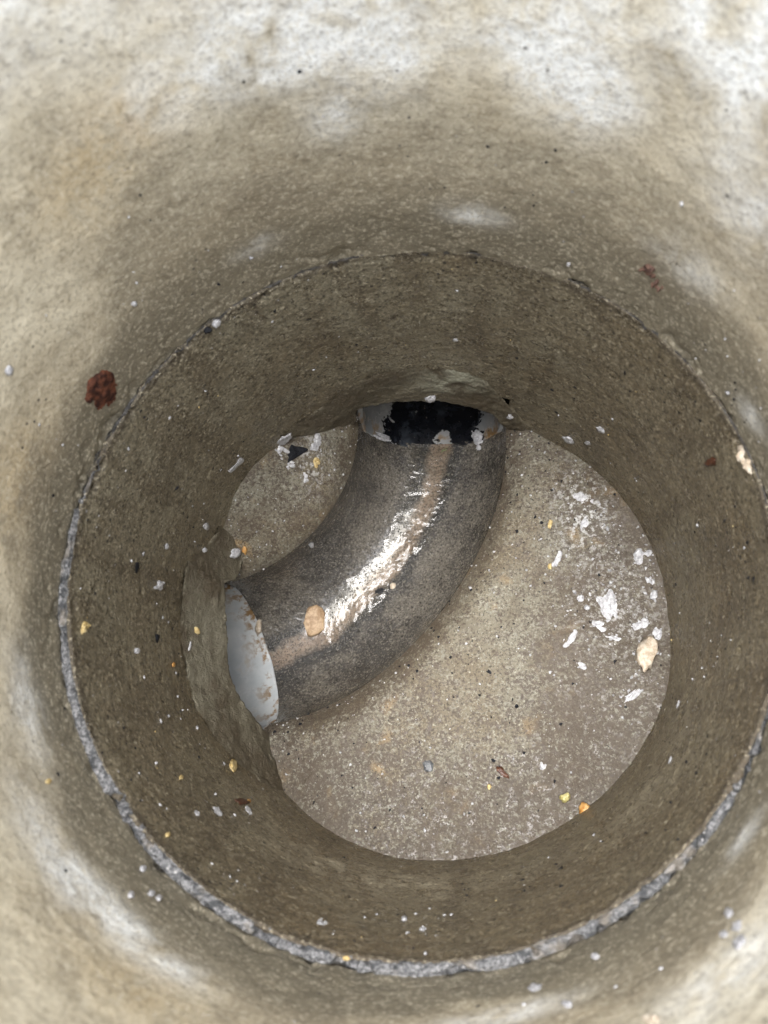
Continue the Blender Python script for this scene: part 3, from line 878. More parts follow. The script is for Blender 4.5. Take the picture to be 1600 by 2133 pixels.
# ==DEBRIS==
# ------------------------------------------------------------------ rust spots on the upper ring
# centre + normal, two half axes in the surface (all world metres)
DEBRIS = [
    ((-0.1908, 0.0002, -0.1848, 0.1397, -0.1373, 0.9806), (0.01467, -0.00723, -0.0031, 0.00914, 0.01799, 0.00122), 10, 'pebble', 'pebble', 'pebble', 'tan oval pebble lying in the water of the channel', 'pebble', None),
    ((-0.1837, 0.2136, 0.0085, 0.5795, -0.2944, 0.7599), (0.01352, 0.00284, -0.00921, 0.00038, 0.01311, 0.00479), 5, 'shard', 'black', 'bitumen_shard', 'black triangular shard on the small crescent bench', 'shard', None),
    ((0.2696, -0.0532, 0.0215, -0.128, 0.3213, 0.9383), (0.01066, -0.00145, 0.00195, 0.00483, 0.0188, -0.00578), 9, 'chunk', 'cream', 'cream_chunk', 'large cream coloured chunk near the right edge of the large bench', 'chunk', 'white paste lumps on the large bench'),
    ((0.2264, 0.0077, -0.0018, -0.157, 0.2039, 0.9663), (0.01232, 0.00466, 0.00102, -0.00657, 0.02503, -0.00635), 6, 'smear', 'white', 'white_lump', 'largest ragged white smear on the right of the large bench', 'white lump', 'white paste lumps on the large bench'),
    ((0.2147, -0.0153, 0.0025, -0.0831, 0.2778, 0.957), (0.01229, 0.00126, 0.0007, 1e-05, 0.00804, -0.00233), 5, 'smear', 'white', 'white_lump', 'stubby white lump below the largest white smear', 'white lump', 'white paste lumps on the large bench'),
    ((0.2705, 0.0754, -0.0034, -0.2889, 0.186, 0.9391), (0.01222, 0.00571, 0.00263, -0.003, 0.00965, -0.00283), 6, 'smear', 'white', 'white_lump', 'wing shaped white lump at the upper right rim of the bench', 'white lump', 'white paste lumps on the large bench'),
    ((0.1686, 0.0736, -0.023, -0.1998, 0.1074, 0.9739), (0.00475, -0.00292, 0.0013, 0.00589, 0.01093, 0.0), 4, 'worm', 'white', 'white_lump', 'short slanting white lump alone in the middle of the bench', 'white lump', 'white paste lumps on the large bench'),
    ((0.1799, -0.0327, 0.001, -0.2934, 0.183, 0.9383), (0.00449, -0.00349, 0.00208, 0.00817, 0.01148, 0.00031), 4, 'worm', 'white', 'white_lump', 'curved white worm shaped lump left of the cream chunk', 'white lump', 'white paste lumps on the large bench'),
    ((0.2681, -0.012, 0.0091, -0.0782, 0.2615, 0.962), (0.00933, -0.0017, 0.00122, 0.00231, 0.00847, -0.00211), 3, 'smear', 'white', 'white_lump', 'faint round white blotch above the cream chunk', 'white lump', 'white paste lumps on the large bench'),
    ((0.2829, 0.0406, 0.0049, -0.2725, 0.2, 0.9411), (0.00367, 0.00175, 0.00069, -0.00232, 0.00755, -0.00228), 3, 'smear', 'white', 'white_lump', 'small white streak near the right wall under the wing shaped lump', 'white lump', 'white paste lumps on the large bench'),
    ((0.2843, 0.0227, 0.0075, -0.2329, 0.0164, 0.9724), (0.00367, -0.00116, 0.0009, 0.00176, 0.00584, 0.00032), 3, 'lump', 'white', 'white_lump', 'small white dot pair near the right wall above the blotch', 'white lump', 'white paste lumps on the large bench'),
    ((0.2334, -0.0322, 0.0095, -0.1885, 0.3092, 0.9321), (0.00811, -0.00152, 0.00215, 0.00126, 0.00479, -0.00133), 3, 'smear', 'white', 'white_lump', 'low white lump between curved worm and cream chunk', 'white lump', 'white paste lumps on the large bench'),
    ((0.193, -0.0678, 0.0094, -0.1921, 0.1673, 0.967), (0.00662, -0.00111, 0.00151, 0.00092, 0.00407, -0.00052), 3, 'smear', 'white', 'white_lump', 'small white lump with yellow tip below the curved worm', 'white lump', 'white paste lumps on the large bench'),
    ((0.2844, -0.0269, 0.0152, -0.1422, 0.2409, 0.9601), (0.00425, -0.00223, 0.00119, 0.0059, 0.01091, -0.00186), 3, 'smear', 'white', 'white_lump', 'thin white smear touching the top of the cream chunk', 'white lump', 'white paste lumps on the large bench'),
    ((0.2538, -0.0974, 0.0293, -0.1666, 0.1746, 0.9704), (0.01266, 0.00901, 0.00055, -0.00162, 0.00271, -0.00077), 2, 'smear', 'white', 'white_lump', 'pale slanting streak on the bench below the cream chunk', 'white lump', 'white paste lumps on the large bench'),
    ((0.2036, 0.1587, -0.0252, -0.1835, 0.1933, 0.9638), (0.01196, -0.0031, 0.0029, 0.00194, 0.00901, -0.00144), 2, 'smear', 'white', 'white_lump', 'pale scabby blotch high on the right of the bench', 'white lump', 'white paste lumps on the large bench'),
    ((0.2031, 0.1206, -0.0217, -0.2617, 0.0752, 0.9622), (0.00611, -0.00288, 0.00189, 0.00468, 0.01235, 0.00031), 2, 'smear', 'white', 'white_lump', 'pale scabby blotch under the highest one on the bench', 'white lump', 'white paste lumps on the large bench'),
    ((0.1962, 0.0193, -0.0098, -0.1619, 0.2801, 0.9462), (0.00414, -3e-05, 0.00072, 0.00033, 0.00452, -0.00128), 3, 'lump', 'white', 'white_lump', 'upper of two white dots left of the largest smear', 'white lump', 'white paste lumps on the large bench'),
    ((0.2037, 0.0072, -0.0057, -0.0671, 0.2374, 0.9691), (0.00357, 3e-05, 0.00024, 0.00022, 0.00316, -0.00076), 3, 'lump', 'white', 'white_lump', 'lower of two white dots left of the largest smear', 'white lump', 'white paste lumps on the large bench'),
    ((0.1423, -0.1889, 0.0027, -0.2664, 0.1463, 0.9527), (0.00562, 0.00035, 0.00152, 0.00019, 0.00552, -0.00079), 3, 'smear', 'white', 'white_lump', 'lone white lump low on the large bench', 'white lump', 'white paste lumps on the large bench'),
    ((0.1603, 0.0634, -0.0241, -0.3516, 0.1183, 0.9287), (0.00271, -0.00015, 0.00104, 0.00014, 0.00396, -0.00045), 3, 'lump', 'yellow', 'yellow_crumb', 'yellow tip under the short slanting white lump on the bench', 'crumb', 'yellow crumbs'),
    ((0.1622, 0.122, -0.0284, -0.1707, 0.2275, 0.9587), (0.00275, -0.00066, 0.00064, 0.00128, 0.0062, -0.00124), 3, 'lump', 'yellow', 'yellow_crumb', 'yellow crumb on the bench above the short slanting white lump', 'crumb', 'yellow crumbs'),
    ((0.1677, -0.2224, 0.0129, -0.2484, 0.1303, 0.9599), (0.00532, -0.00206, 0.00166, 0.00252, 0.005, -3e-05), 5, 'chunk', 'kernel', 'kernel', 'olive yellow kernel near the lower edge of the large bench', 'kernel', None),
    ((0.1896, -0.2321, 0.0214, -0.5792, 0.5303, 0.6191), (0.00354, -0.00155, 0.00464, 0.00308, 0.00459, -0.00105), 6, 'chunk', 'orange', 'orange_crumb', 'orange crumb on the lower edge of the large bench', 'crumb', None),
    ((0.0778, -0.2151, -0.0046, -0.1188, 0.1759, 0.9772), (0.00234, 0.00013, 0.00026, 3e-05, 0.00302, -0.00054), 3, 'lump', 'yellow', 'yellow_crumb', 'tiny yellow crumb on the lower part of the large bench', 'crumb', 'yellow crumbs'),
    ((0.0023, -0.1937, -0.0163, -0.0747, 0.1757, 0.9816), (0.00722, -0.00087, 0.00071, 0.00093, 0.00566, -0.00094), 3, 'chunk', 'grey_stone', 'stone', 'blue grey stone set in the lower left of the large bench', 'stone', None),
    ((0.0932, -0.1971, -0.0042, -0.1122, 0.1726, 0.9786), (0.0068, -0.00476, 0.00162, 0.00257, 0.00318, -0.00027), 2, 'chunk', 'brown', 'brown_chip', 'dark brown chip flat on the lower middle of the bench', 'chip', 'dark chips'),
    ((0.0778, -0.0751, -0.0211, -0.1504, 0.0752, 0.9858), (0.0045, -0.00306, 0.00092, 0.00125, 0.00178, 5e-05), 2, 'worm', 'black', 'black_sliver', 'short black sliver in the middle of the large bench', 'sliver', 'dark chips'),
    ((-0.2687, 0.0763, -0.0102, 0.8927, -0.0481, 0.448), (0.00402, 0.00604, -0.00736, -0.00227, 0.00404, 0.00495), 6, 'lump', 'white', 'white_lump', 'white oval lump on the left tip of the small bench', 'white lump', 'white bits in and by the channel'),
    ((-0.259, 0.0822, -0.0199, 0.3515, -0.6264, 0.6958), (0.00364, 0.00151, -0.00048, -0.00078, 0.00376, 0.00378), 5, 'chunk', 'orange', 'orange_crumb', 'orange crumb touching the white oval on the small bench', 'crumb', None),
    ((-0.2061, 0.2114, 0.0245, 0.5594, -0.3338, 0.7587), (0.00684, -0.00384, -0.00673, 0.0035, 0.00566, -9e-05), 3, 'smear', 'white', 'white_flake', 'white smear left of the black shard', 'white flake', 'white bits in and by the channel'),
    ((-0.1967, 0.2241, 0.0356, 0.3916, -0.9198, 0.0233), (0.01222, 0.00537, 0.00675, -4e-05, 0.00028, 0.01164), 3, 'flake', 'white', 'white_flake', 'white flake on the wall foot above the black shard', 'white flake', 'white bits in and by the channel'),
    ((-0.1928, 0.1974, 0.0094, 0.5674, -0.2828, 0.7733), (0.00583, 0.00114, -0.00386, 0.00015, 0.00564, 0.00196), 3, 'smear', 'white', 'white_flake', 'white smear just under the black shard', 'white flake', 'white bits in and by the channel'),
    ((-0.1603, 0.237, -0.0012, 0.6591, -0.1571, 0.7355), (0.00632, 0.00047, -0.00556, 0.00167, 0.01155, 0.00097), 2, 'smear', 'white', 'white_flake', 'pale blotch right of the black shard on the small bench', 'white flake', 'white bits in and by the channel'),
    ((-0.1631, 0.2069, -0.0086, 0.5765, -0.2264, 0.7851), (0.00531, 6e-05, -0.00388, 0.0011, 0.0066, 0.0011), 3, 'smear', 'yellow', 'yellow_crumb', 'yellowish blotch right of the black shard', 'crumb', 'yellow crumbs'),
    ((-0.1745, 0.1827, -0.0097, 0.5458, -0.3333, 0.7688), (0.0048, 0.00084, -0.00304, 0.00023, 0.00626, 0.00255), 2, 'smear', 'white', 'white_flake', 'faint white blotch in the middle of the small bench', 'white flake', 'white bits in and by the channel'),
    ((-0.2451, 0.1737, 0.0859, 0.822, -0.5693, 0.0169), (8e-05, -0.00021, -0.0111, 0.00751, 0.01073, -0.00379), 3, 'bone', 'white', 'white_flake', 'bone shaped white flake stuck on the wall left of the small bench', 'white flake', 'white flakes on the base wall'),
    ((0.0663, 0.2874, -0.1607, -0.6556, -0.2315, 0.7187), (0.01119, -0.00326, 0.00916, -1e-05, 0.01232, 0.00396), 7, 'smear', 'white', 'white_lump', 'white blob on the right lip of the black stained pipe', 'white lump', 'white bits in and by the channel'),
    ((-0.0897, 0.2904, -0.1429, 0.8232, 0.0, 0.5678), (0.02084, 0.00094, -0.03021, 0.00143, 0.00603, -0.00208), 6, 'worm', 'white', 'white_lump', 'long white strip along the left lip of the black stained pipe', 'white lump', 'white bits in and by the channel'),
    ((0.0004, 0.2898, 0.0156, 0.0544, -0.9702, 0.2362), (0.00719, 0.0007, 0.00124, -0.0004, 0.00167, 0.00695), 7, 'lump', 'white', 'white_lump', 'white lump hanging on the mortar edge over the black stained pipe', 'white lump', 'white bits in and by the channel'),
    ((0.1102, 0.2737, -0.0188, -0.1037, -0.9818, 0.1589), (0.00427, -0.00058, -0.00078, 0.0002, 0.00082, 0.00521), 4, 'lump', 'white', 'white_lump', 'white bead on the mortar right of the black stained pipe', 'white lump', 'white bits in and by the channel'),
    ((-0.1803, 0.1047, -0.0917, 0.7522, -0.6331, 0.1827), (0.00237, 0.00114, -0.00581, 0.00095, 0.00262, 0.00515), 3, 'chunk', 'white', 'white_lump', 'small white crumb on the inner side of the channel', 'white lump', 'white bits in and by the channel'),
    ((-0.0666, 0.0562, -0.1832, -0.1736, 0.1079, 0.9789), (0.0043, 0.00152, 0.00059, -0.00145, 0.00364, -0.00066), 3, 'chunk', 'cream', 'cream_chunk', 'tiny cream chip on the outer side of the channel', 'chunk', None),
    ((-0.0879, 0.0486, -0.1852, -0.1161, 0.0717, 0.9907), (0.0093, 0.00337, 0.00085, -0.00204, 0.00505, -0.0006), 3, 'flake', 'black', 'black_chip', 'dark curved scrap beside the water in the channel', 'scrap', 'dark chips'),
    ((0.0136, 0.2808, -0.1854, -0.1427, 0.0126, 0.9897), (0.00676, 0.00373, 0.00093, -0.0024, 0.00443, -0.0004), 4, 'sprig', 'green', 'leaf_scrap', 'pale green leaf scrap below the black stained pipe', 'leaf', None),
    ((-0.2743, -0.0089, -0.1743, 0.1158, -0.4849, 0.8669), (0.00444, -0.00025, -0.00073, 0.00228, 0.01284, 0.00688), 6, 'chunk', 'cream', 'cream_chunk', 'cream crust on the rim of the pale left pipe', 'chunk', None),
    ((-0.2953, -0.0521, 0.3269, 0.9765, 0.2102, -0.0468), (-0.00038, 0.00014, -0.00721, -0.00204, 0.00855, -0.00412), 5, 'smear', 'yellow', 'yellow_crumb', 'knobbly yellow crumb on the wall beside the left joint', 'crumb', 'yellow crumbs'),
    ((-0.2265, -0.195, 0.0681, 0.746, 0.6659, 0.0125), (0.00049, -0.00035, -0.01082, -0.00491, 0.00568, -0.00998), 5, 'lump', 'yellow', 'yellow_crumb', 'pale yellow oval crumb under the left mortar patch', 'crumb', 'yellow crumbs'),
    ((-0.2866, -0.0364, 0.0638, 0.838, 0.0229, 0.5452), (0.0018, 0.00128, -0.00282, -0.00138, 0.00431, 0.00193), 4, 'lump', 'yellow', 'yellow_crumb', 'yellow crumb on the left mortar patch', 'crumb', 'yellow crumbs'),
    ((-0.2878, -0.0805, 0.1268, 0.9155, 0.4017, 0.0239), (5e-05, 0.00015, -0.00454, -0.00117, 0.00279, -0.00223), 3, 'lump', 'orange', 'orange_crumb', 'tiny orange crumb left of the left mortar patch', 'crumb', None),
    ((-0.2306, -0.1922, 0.2228, 0.7426, 0.6682, -0.0451), (0.00016, -0.00048, -0.00457, -0.00165, 0.00157, -0.00384), 3, 'lump', 'yellow', 'yellow_crumb', 'tiny yellow crumb on the wall lower left', 'crumb', 'yellow crumbs'),
    ((-0.1987, -0.2257, 0.3276, 0.7291, 0.6836, 0.0317), (0.00064, -0.00053, -0.00321, -0.00119, 0.00139, -0.00256), 4, 'lump', 'yellow', 'yellow_crumb', 'yellow crumb just inside the lower left joint', 'crumb', 'yellow crumbs'),
    ((-0.0387, -0.301, 0.3525, -0.0562, 0.3061, 0.9503), (0.00296, -0.0002, 0.00024, 0.00017, 0.00134, -0.00042), 4, 'lump', 'yellow', 'yellow_crumb', 'yellow crumb lying on the bottom of the mortar joint', 'crumb', 'yellow crumbs'),
    ((-0.1959, -0.2273, 0.1259, 0.689, 0.7234, 0.0456), (0.00386, -0.003, -0.01072, -0.00161, 0.00202, -0.0078), 4, 'chunk', 'brown', 'brown_chip', 'dark brown chip on the wall below the left pipe', 'chip', 'dark chips'),
    ((-0.1944, -0.2288, 0.1028, 0.6713, 0.7411, 0.0075), (0.00078, -0.00066, -0.0051, -0.00146, 0.00137, -0.00462), 3, 'lump', 'orange', 'orange_crumb', 'orange dot touching the brown chip on the wall', 'crumb', None),
    ((-0.295, -0.0524, 0.1645, 0.9895, 0.1444, 0.0052), (-2e-05, 0.00034, -0.00501, -0.00078, 0.00536, -0.00055), 3, 'chunk', 'black', 'black_chip', 'black sliver on the wall left of the left mortar patch', 'sliver', 'dark chips'),
    ((-0.2995, 0.0192, 0.2228, 0.9987, -0.0463, 0.0224), (0.00015, 0.00079, -0.00485, 0.00021, 0.00542, 0.00176), 2, 'chunk', 'black', 'black_chip', 'black sliver on the left wall above the white flake', 'sliver', 'dark chips'),
    ((-0.2999, 0.0085, 0.1622, 0.9997, 0.0024, 0.0234), (0.00029, 0.00079, -0.01266, 1e-05, 0.00671, -0.0012), 4, 'smear', 'white', 'white_flake', 'white flake on the left wall beside the left mortar patch', 'white flake', 'white flakes on the base wall'),
    ((-0.2917, -0.0694, 0.2188, 0.9818, 0.1601, 0.1024), (0.0005, 0.00028, -0.00524, -0.00045, 0.00297, -0.00029), 3, 'lump', 'white', 'white_flake', 'white bead on the left wall below the black sliver', 'white flake', 'white flakes on the base wall'),
    ((-0.2838, 0.097, 0.072, 0.9296, -0.363, 0.0638), (0.00132, 0.00188, -0.00853, 0.00111, 0.00354, 0.00397), 3, 'chunk', 'white', 'white_flake', 'white flake on the wall above the left mortar patch', 'white flake', 'white flakes on the base wall'),
    ((-0.2911, 0.0696, 0.0506, 0.9828, -0.0766, 0.1679), (0.00097, 0.00098, -0.00525, 9e-05, 0.00362, 0.00112), 3, 'chunk', 'white', 'white_flake', 'white flake on the top of the left mortar patch', 'white flake', 'white flakes on the base wall'),
    ((-0.2898, -0.0563, 0.0772, 0.8538, 0.1576, 0.4962), (0.00131, -0.00038, -0.00213, 0.00025, 0.00637, -0.00245), 3, 'worm', 'white', 'white_flake', 'white streak on the left mortar patch', 'white flake', 'white flakes on the base wall'),
    ((-0.2955, 0.0532, 0.1598, 0.974, -0.2039, 0.0983), (0.00058, 0.00078, -0.00409, 0.00045, 0.00305, 0.00183), 3, 'lump', 'white', 'white_flake', 'upper white dot on the left wall above the mortar patch', 'white flake', 'white flakes on the base wall'),
    ((-0.1983, -0.2255, 0.1996, 0.6494, 0.7573, 0.0689), (9e-05, 0.00066, -0.0081, -0.00483, 0.00433, -0.00214), 2, 'flake', 'white', 'white_flake', 'white streak on the wall left of the brown chip', 'white flake', 'white flakes on the base wall'),
    ((-0.1869, -0.2347, 0.127, 0.6736, 0.7387, 0.0228), (8e-05, 0.00012, -0.00633, -0.00511, 0.00478, -0.00412), 2, 'flake', 'white', 'white_flake', 'white streak on the wall under the brown chip', 'white flake', 'white flakes on the base wall'),
    ((-0.2036, -0.2208, 0.2451, 0.6387, 0.7682, 0.0442), (4e-05, 0.00022, -0.00432, -0.00254, 0.00222, -0.00185), 2, 'flake', 'white', 'white_flake', 'leftmost white streak on the wall near the brown chip', 'white flake', 'white flakes on the base wall'),
    ((0.1878, 0.235, -0.0073, -0.5899, -0.8063, 0.0429), (0.00629, -0.00458, 0.00044, 0.00077, -1e-05, 0.01037), 4, 'lump', 'white', 'white_flake', 'white flake on the wall above the top of the large bench', 'white flake', 'white flakes on the base wall'),
    ((0.207, 0.218, 0.0301, -0.6989, -0.7152, 0.0002), (0.00275, -0.00269, 0.00388, -0.00018, 0.00018, 0.00716), 3, 'lump', 'white', 'white_flake', 'white dot right of the flake above the large bench', 'white flake', 'white flakes on the base wall'),
    ((0.2119, 0.2123, 0.099, -0.7614, -0.6382, 0.1139), (0.00393, -0.00446, 0.00131, 0.0008, 0.00013, 0.0061), 3, 'chunk', 'white', 'white_flake', 'slanting white flake on the upper right wall', 'white flake', 'white flakes on the base wall'),
    ((0.0376, 0.298, 0.1723, -0.149, -0.9886, -0.0194), (0.00281, -0.00044, 0.00072, 7e-05, -9e-05, 0.00382), 3, 'lump', 'white', 'white_flake', 'white dot on the wall above the top mortar patch', 'white flake', 'white flakes on the base wall'),
    ((0.2798, -0.1087, 0.1077, -0.9473, 0.3201, 0.0106), (-3e-05, -0.00023, 0.00445, 0.0015, 0.00445, -0.0002), 3, 'worm', 'white', 'white_flake', 'white streak on the wall right of the large bench', 'white flake', 'white flakes on the base wall'),
    ((0.2529, -0.1623, 0.1681, -0.8531, 0.5199, -0.0445), (-0.00022, 5e-05, 0.00473, 0.00242, 0.00371, -0.00308), 2, 'flake', 'white', 'white_flake', 'white streak on the lower right wall', 'white flake', 'white flakes on the base wall'),
    ((0.2777, 0.1119, 0.2857, -0.9358, -0.3501, 0.0404), (0.00183, -0.00404, 0.00741, -0.00046, 0.00194, 0.0063), 4, 'chunk', 'brown', 'brown_chip', 'dark wet blob on the right wall', 'chip', 'dark chips'),
    ((-0.1873, 0.2349, 0.3489, 0.5834, -0.7612, 0.2834), (0.00376, 0.00252, -0.00098, -0.00022, 0.00122, 0.00373), 5, 'chunk', 'white', 'white_flake', 'white crumb on the upper left of the mortar joint', 'white flake', 'white spatters on the upper ring'),
    ((-0.1945, 0.2281, 0.3499, 0.7037, -0.6492, 0.2888), (0.00274, 0.00234, -0.00142, -0.00021, 0.00114, 0.00306), 5, 'chunk', 'black', 'black_chip', 'black pebble beside the white crumb on the mortar joint', 'chip', 'dark chips'),
    ((0.2851, 0.0924, 0.3441, -0.9527, -0.2728, 0.1344), (0.00127, -0.00105, 0.00687, -0.00284, 0.01112, 0.00247), 6, 'smear', 'cream', 'cream_chunk', 'pinkish cream crust on the right of the mortar joint', 'chunk', None),
    ((-0.2813, 0.1187, 0.5033, 0.8966, -0.4417, 0.0324), (0.0008, 0.00139, -0.00315, 0.0012, 0.00263, 0.0025), 3, 'lump', 'white', 'white_flake', 'white spot at the far left of the upper ring', 'white flake', 'white spatters on the upper ring'),
    ((-0.2242, 0.2066, 0.4388, 0.7426, -0.6683, 0.0427), (0.00108, 0.00107, -0.002, 0.00082, 0.00104, 0.00204), 3, 'lump', 'white', 'white_flake', 'white spot on the upper left of the upper ring', 'white flake', 'white spatters on the upper ring'),
    ((0.1408, 0.2662, 0.3766, -0.5099, -0.8596, -0.0322), (0.00145, -0.00091, 0.00137, -0.00036, 0.0001, 0.00289), 3, 'lump', 'white', 'white_flake', 'white spot above the joint at the upper right', 'white flake', 'white spatters on the upper ring'),
    ((-0.1852, -0.2486, 0.4207, 0.6226, 0.7825, 0.0008), (0.00086, -0.00068, -0.00298, -0.00166, 0.00132, -0.00326), 3, 'lump', 'white', 'white_flake', 'left one of three white spots below the lower left joint', 'white flake', 'white spatters on the upper ring'),
    ((-0.18, -0.2533, 0.3962, 0.6098, 0.7911, -0.0485), (0.00085, -0.00089, -0.00387, -0.00176, 0.00112, -0.00379), 3, 'lump', 'white', 'white_flake', 'middle one of three white spots below the lower left joint', 'white flake', 'white spatters on the upper ring'),
    ((-0.1753, -0.2569, 0.3924, 0.5556, 0.8267, -0.0889), (0.00073, -0.0009, -0.00382, -0.0019, 0.00081, -0.0043), 3, 'lump', 'white', 'white_flake', 'right one of three white spots below the lower left joint', 'white flake', 'white spatters on the upper ring'),
    ((-0.1972, -0.2415, 0.3755, 0.6074, 0.7941, 0.0225), (0.00096, -0.00065, -0.00325, -0.00158, 0.0013, -0.00324), 3, 'lump', 'white', 'white_flake', 'white spot above the three spots at the lower left', 'white flake', 'white spatters on the upper ring'),
    ((0.2095, -0.2264, 0.4637, -0.673, 0.7391, -0.0293), (0.00115, 0.00122, 0.00438, 0.00159, 0.00126, -0.00465), 2, 'lump', 'white', 'white_flake', 'topmost of four white spots at the lower right', 'white flake', 'white spatters on the upper ring'),
    ((0.2076, -0.2282, 0.4833, -0.7511, 0.6598, 0.0227), (0.00067, 0.0006, 0.00478, 0.002, 0.00235, -0.0022), 2, 'lump', 'white', 'white_flake', 'second of four white spots at the lower right', 'white flake', 'white spatters on the upper ring'),
    ((0.2011, -0.2343, 0.4789, -0.6798, 0.7329, 0.0255), (0.00133, 0.00111, 0.00359, 0.00098, 0.00101, -0.00288), 2, 'lump', 'white', 'white_flake', 'left one of four white spots at the lower right', 'white flake', 'white spatters on the upper ring'),
    ((0.2032, -0.2321, 0.4995, -0.6408, 0.7661, -0.0499), (6e-05, 0.00049, 0.00669, 0.00315, 0.00249, -0.00228), 2, 'lump', 'white', 'white_flake', 'lowest of four white spots at the lower right', 'white flake', 'white spatters on the upper ring'),
    ((0.1405, -0.2763, 0.3941, -0.4822, 0.8749, 0.044), (0.00214, 0.00103, 0.00289, 0.00067, 0.00057, -0.00406), 4, 'lump', 'white', 'white_flake', 'bright white bead below the joint at the lower right', 'white flake', 'white spatters on the upper ring'),
    ((0.098, -0.2941, 0.4052, -0.3084, 0.951, 0.0221), (0.00431, 0.00137, 0.00112, 7e-05, 0.00017, -0.00621), 2, 'lump', 'white', 'white_flake', 'pale oval spot on the upper ring at the bottom', 'white flake', 'white spatters on the upper ring'),
    ((0.1148, -0.2887, 0.4447, -0.3422, 0.9391, 0.0306), (0.00268, 0.00091, 0.00202, 0.00054, 0.00034, -0.00433), 3, 'lump', 'white', 'white_flake', 'white spot right of the pale oval at the bottom', 'white flake', 'white spatters on the upper ring'),
    ((0.1524, -0.2701, 0.5079, -0.527, 0.8497, -0.0167), (0.00338, 0.0022, 0.0052, 0.00089, 0.00048, -0.0038), 3, 'smear', 'cream', 'cream_chunk', 'pale cream scab at the bottom edge right of centre', 'chunk', None),
    ((-0.2561, -0.1744, 0.424, 0.8386, 0.5428, -0.0457), (6e-05, -0.00036, -0.00325, -0.00104, 0.00149, -0.00143), 3, 'lump', 'yellow', 'yellow_crumb', 'yellow crumb on the upper ring at the lower left', 'crumb', 'yellow crumbs'),
    ((-0.0038, -0.3002, 0.2471, -0.0073, 0.996, 0.0892), (0.00255, 5e-05, -0.00036, -0.00038, 0.00038, -0.00427), 3, 'lump', 'white', 'white_flake', 'white bead inside the joint at the bottom', 'white flake', 'white flakes on the base wall'),
    ((0.0141, -0.3001, 0.2727, 0.0174, 0.9997, 0.0177), (0.00453, -0.0001, 0.00123, -2e-05, 9e-05, -0.00519), 2, 'smear', 'white', 'white_flake', 'white specked streak inside the joint at the bottom', 'white flake', 'white flakes on the base wall'),
    ((-0.0678, -0.2924, 0.3005, 0.2198, 0.9733, 0.0657), (0.00494, -0.001, -0.0017, -0.00109, 0.00083, -0.0087), 2, 'smear', 'white', 'white_flake', 'cluster of white specks inside the lower left joint', 'white flake', 'white flakes on the base wall'),
]
RUST = [
    ((-0.2649, 0.1497, 0.3997, 0.8805, -0.4734, 0.0259), (0.00218, 0.00284, -0.02213, 0.00805, 0.0152, 0.00406)),
    ((0.1968, 0.2296, 0.4213, -0.6918, -0.7221, -0.0052), (0.00472, -0.00458, 0.00722, -0.00148, 0.00136, 0.00692)),
    ((0.2041, 0.2231, 0.4139, -0.6659, -0.7459, 0.0177), (0.00171, -0.00142, 0.00429, -0.00345, 0.00323, 0.00632)),
]


import bmesh


def ico(sub):
    bm = bmesh.new()
    bmesh.ops.create_icosphere(bm, subdivisions=sub, radius=1.0)
    V = np.array([v.co[:] for v in bm.verts])
    F = np.array([[v.index for v in f.verts] for f in bm.faces])
    bm.free()
    return V, F


ICO3, ICO2, ICO1 = ico(3), ico(2), ico(1)


def polar(nr, na, outline, height, seed, skirt=-0.35):
    """a lumpy patch: outline(phi) -> radius, height(x, y, q) -> z"""
    V, F = [(0, 0, 0)], []
    for i in range(1, nr + 1):
        for j in range(na):
            ph = 2 * math.pi * j / na
            q = i / nr
            V.append((outline[j] * q * math.cos(ph), outline[j] * q * math.sin(ph), q))
    V = np.array(V)
    q = V[:, 2].copy()
    V[:, 2] = height(V[:, 0], V[:, 1], q)
    V[q >= 0.999, 2] = skirt
    tri = []
    for j in range(na):
        tri.append((0, 1 + j, 1 + (j + 1) % na))
    for i in range(nr - 1):
        for j in range(na):
            a, b = 1 + i * na + j, 1 + i * na + (j + 1) % na
            c, d = a + na, b + na
            tri += [(a, c, d), (a, d, b)]
    return V, np.array(tri)


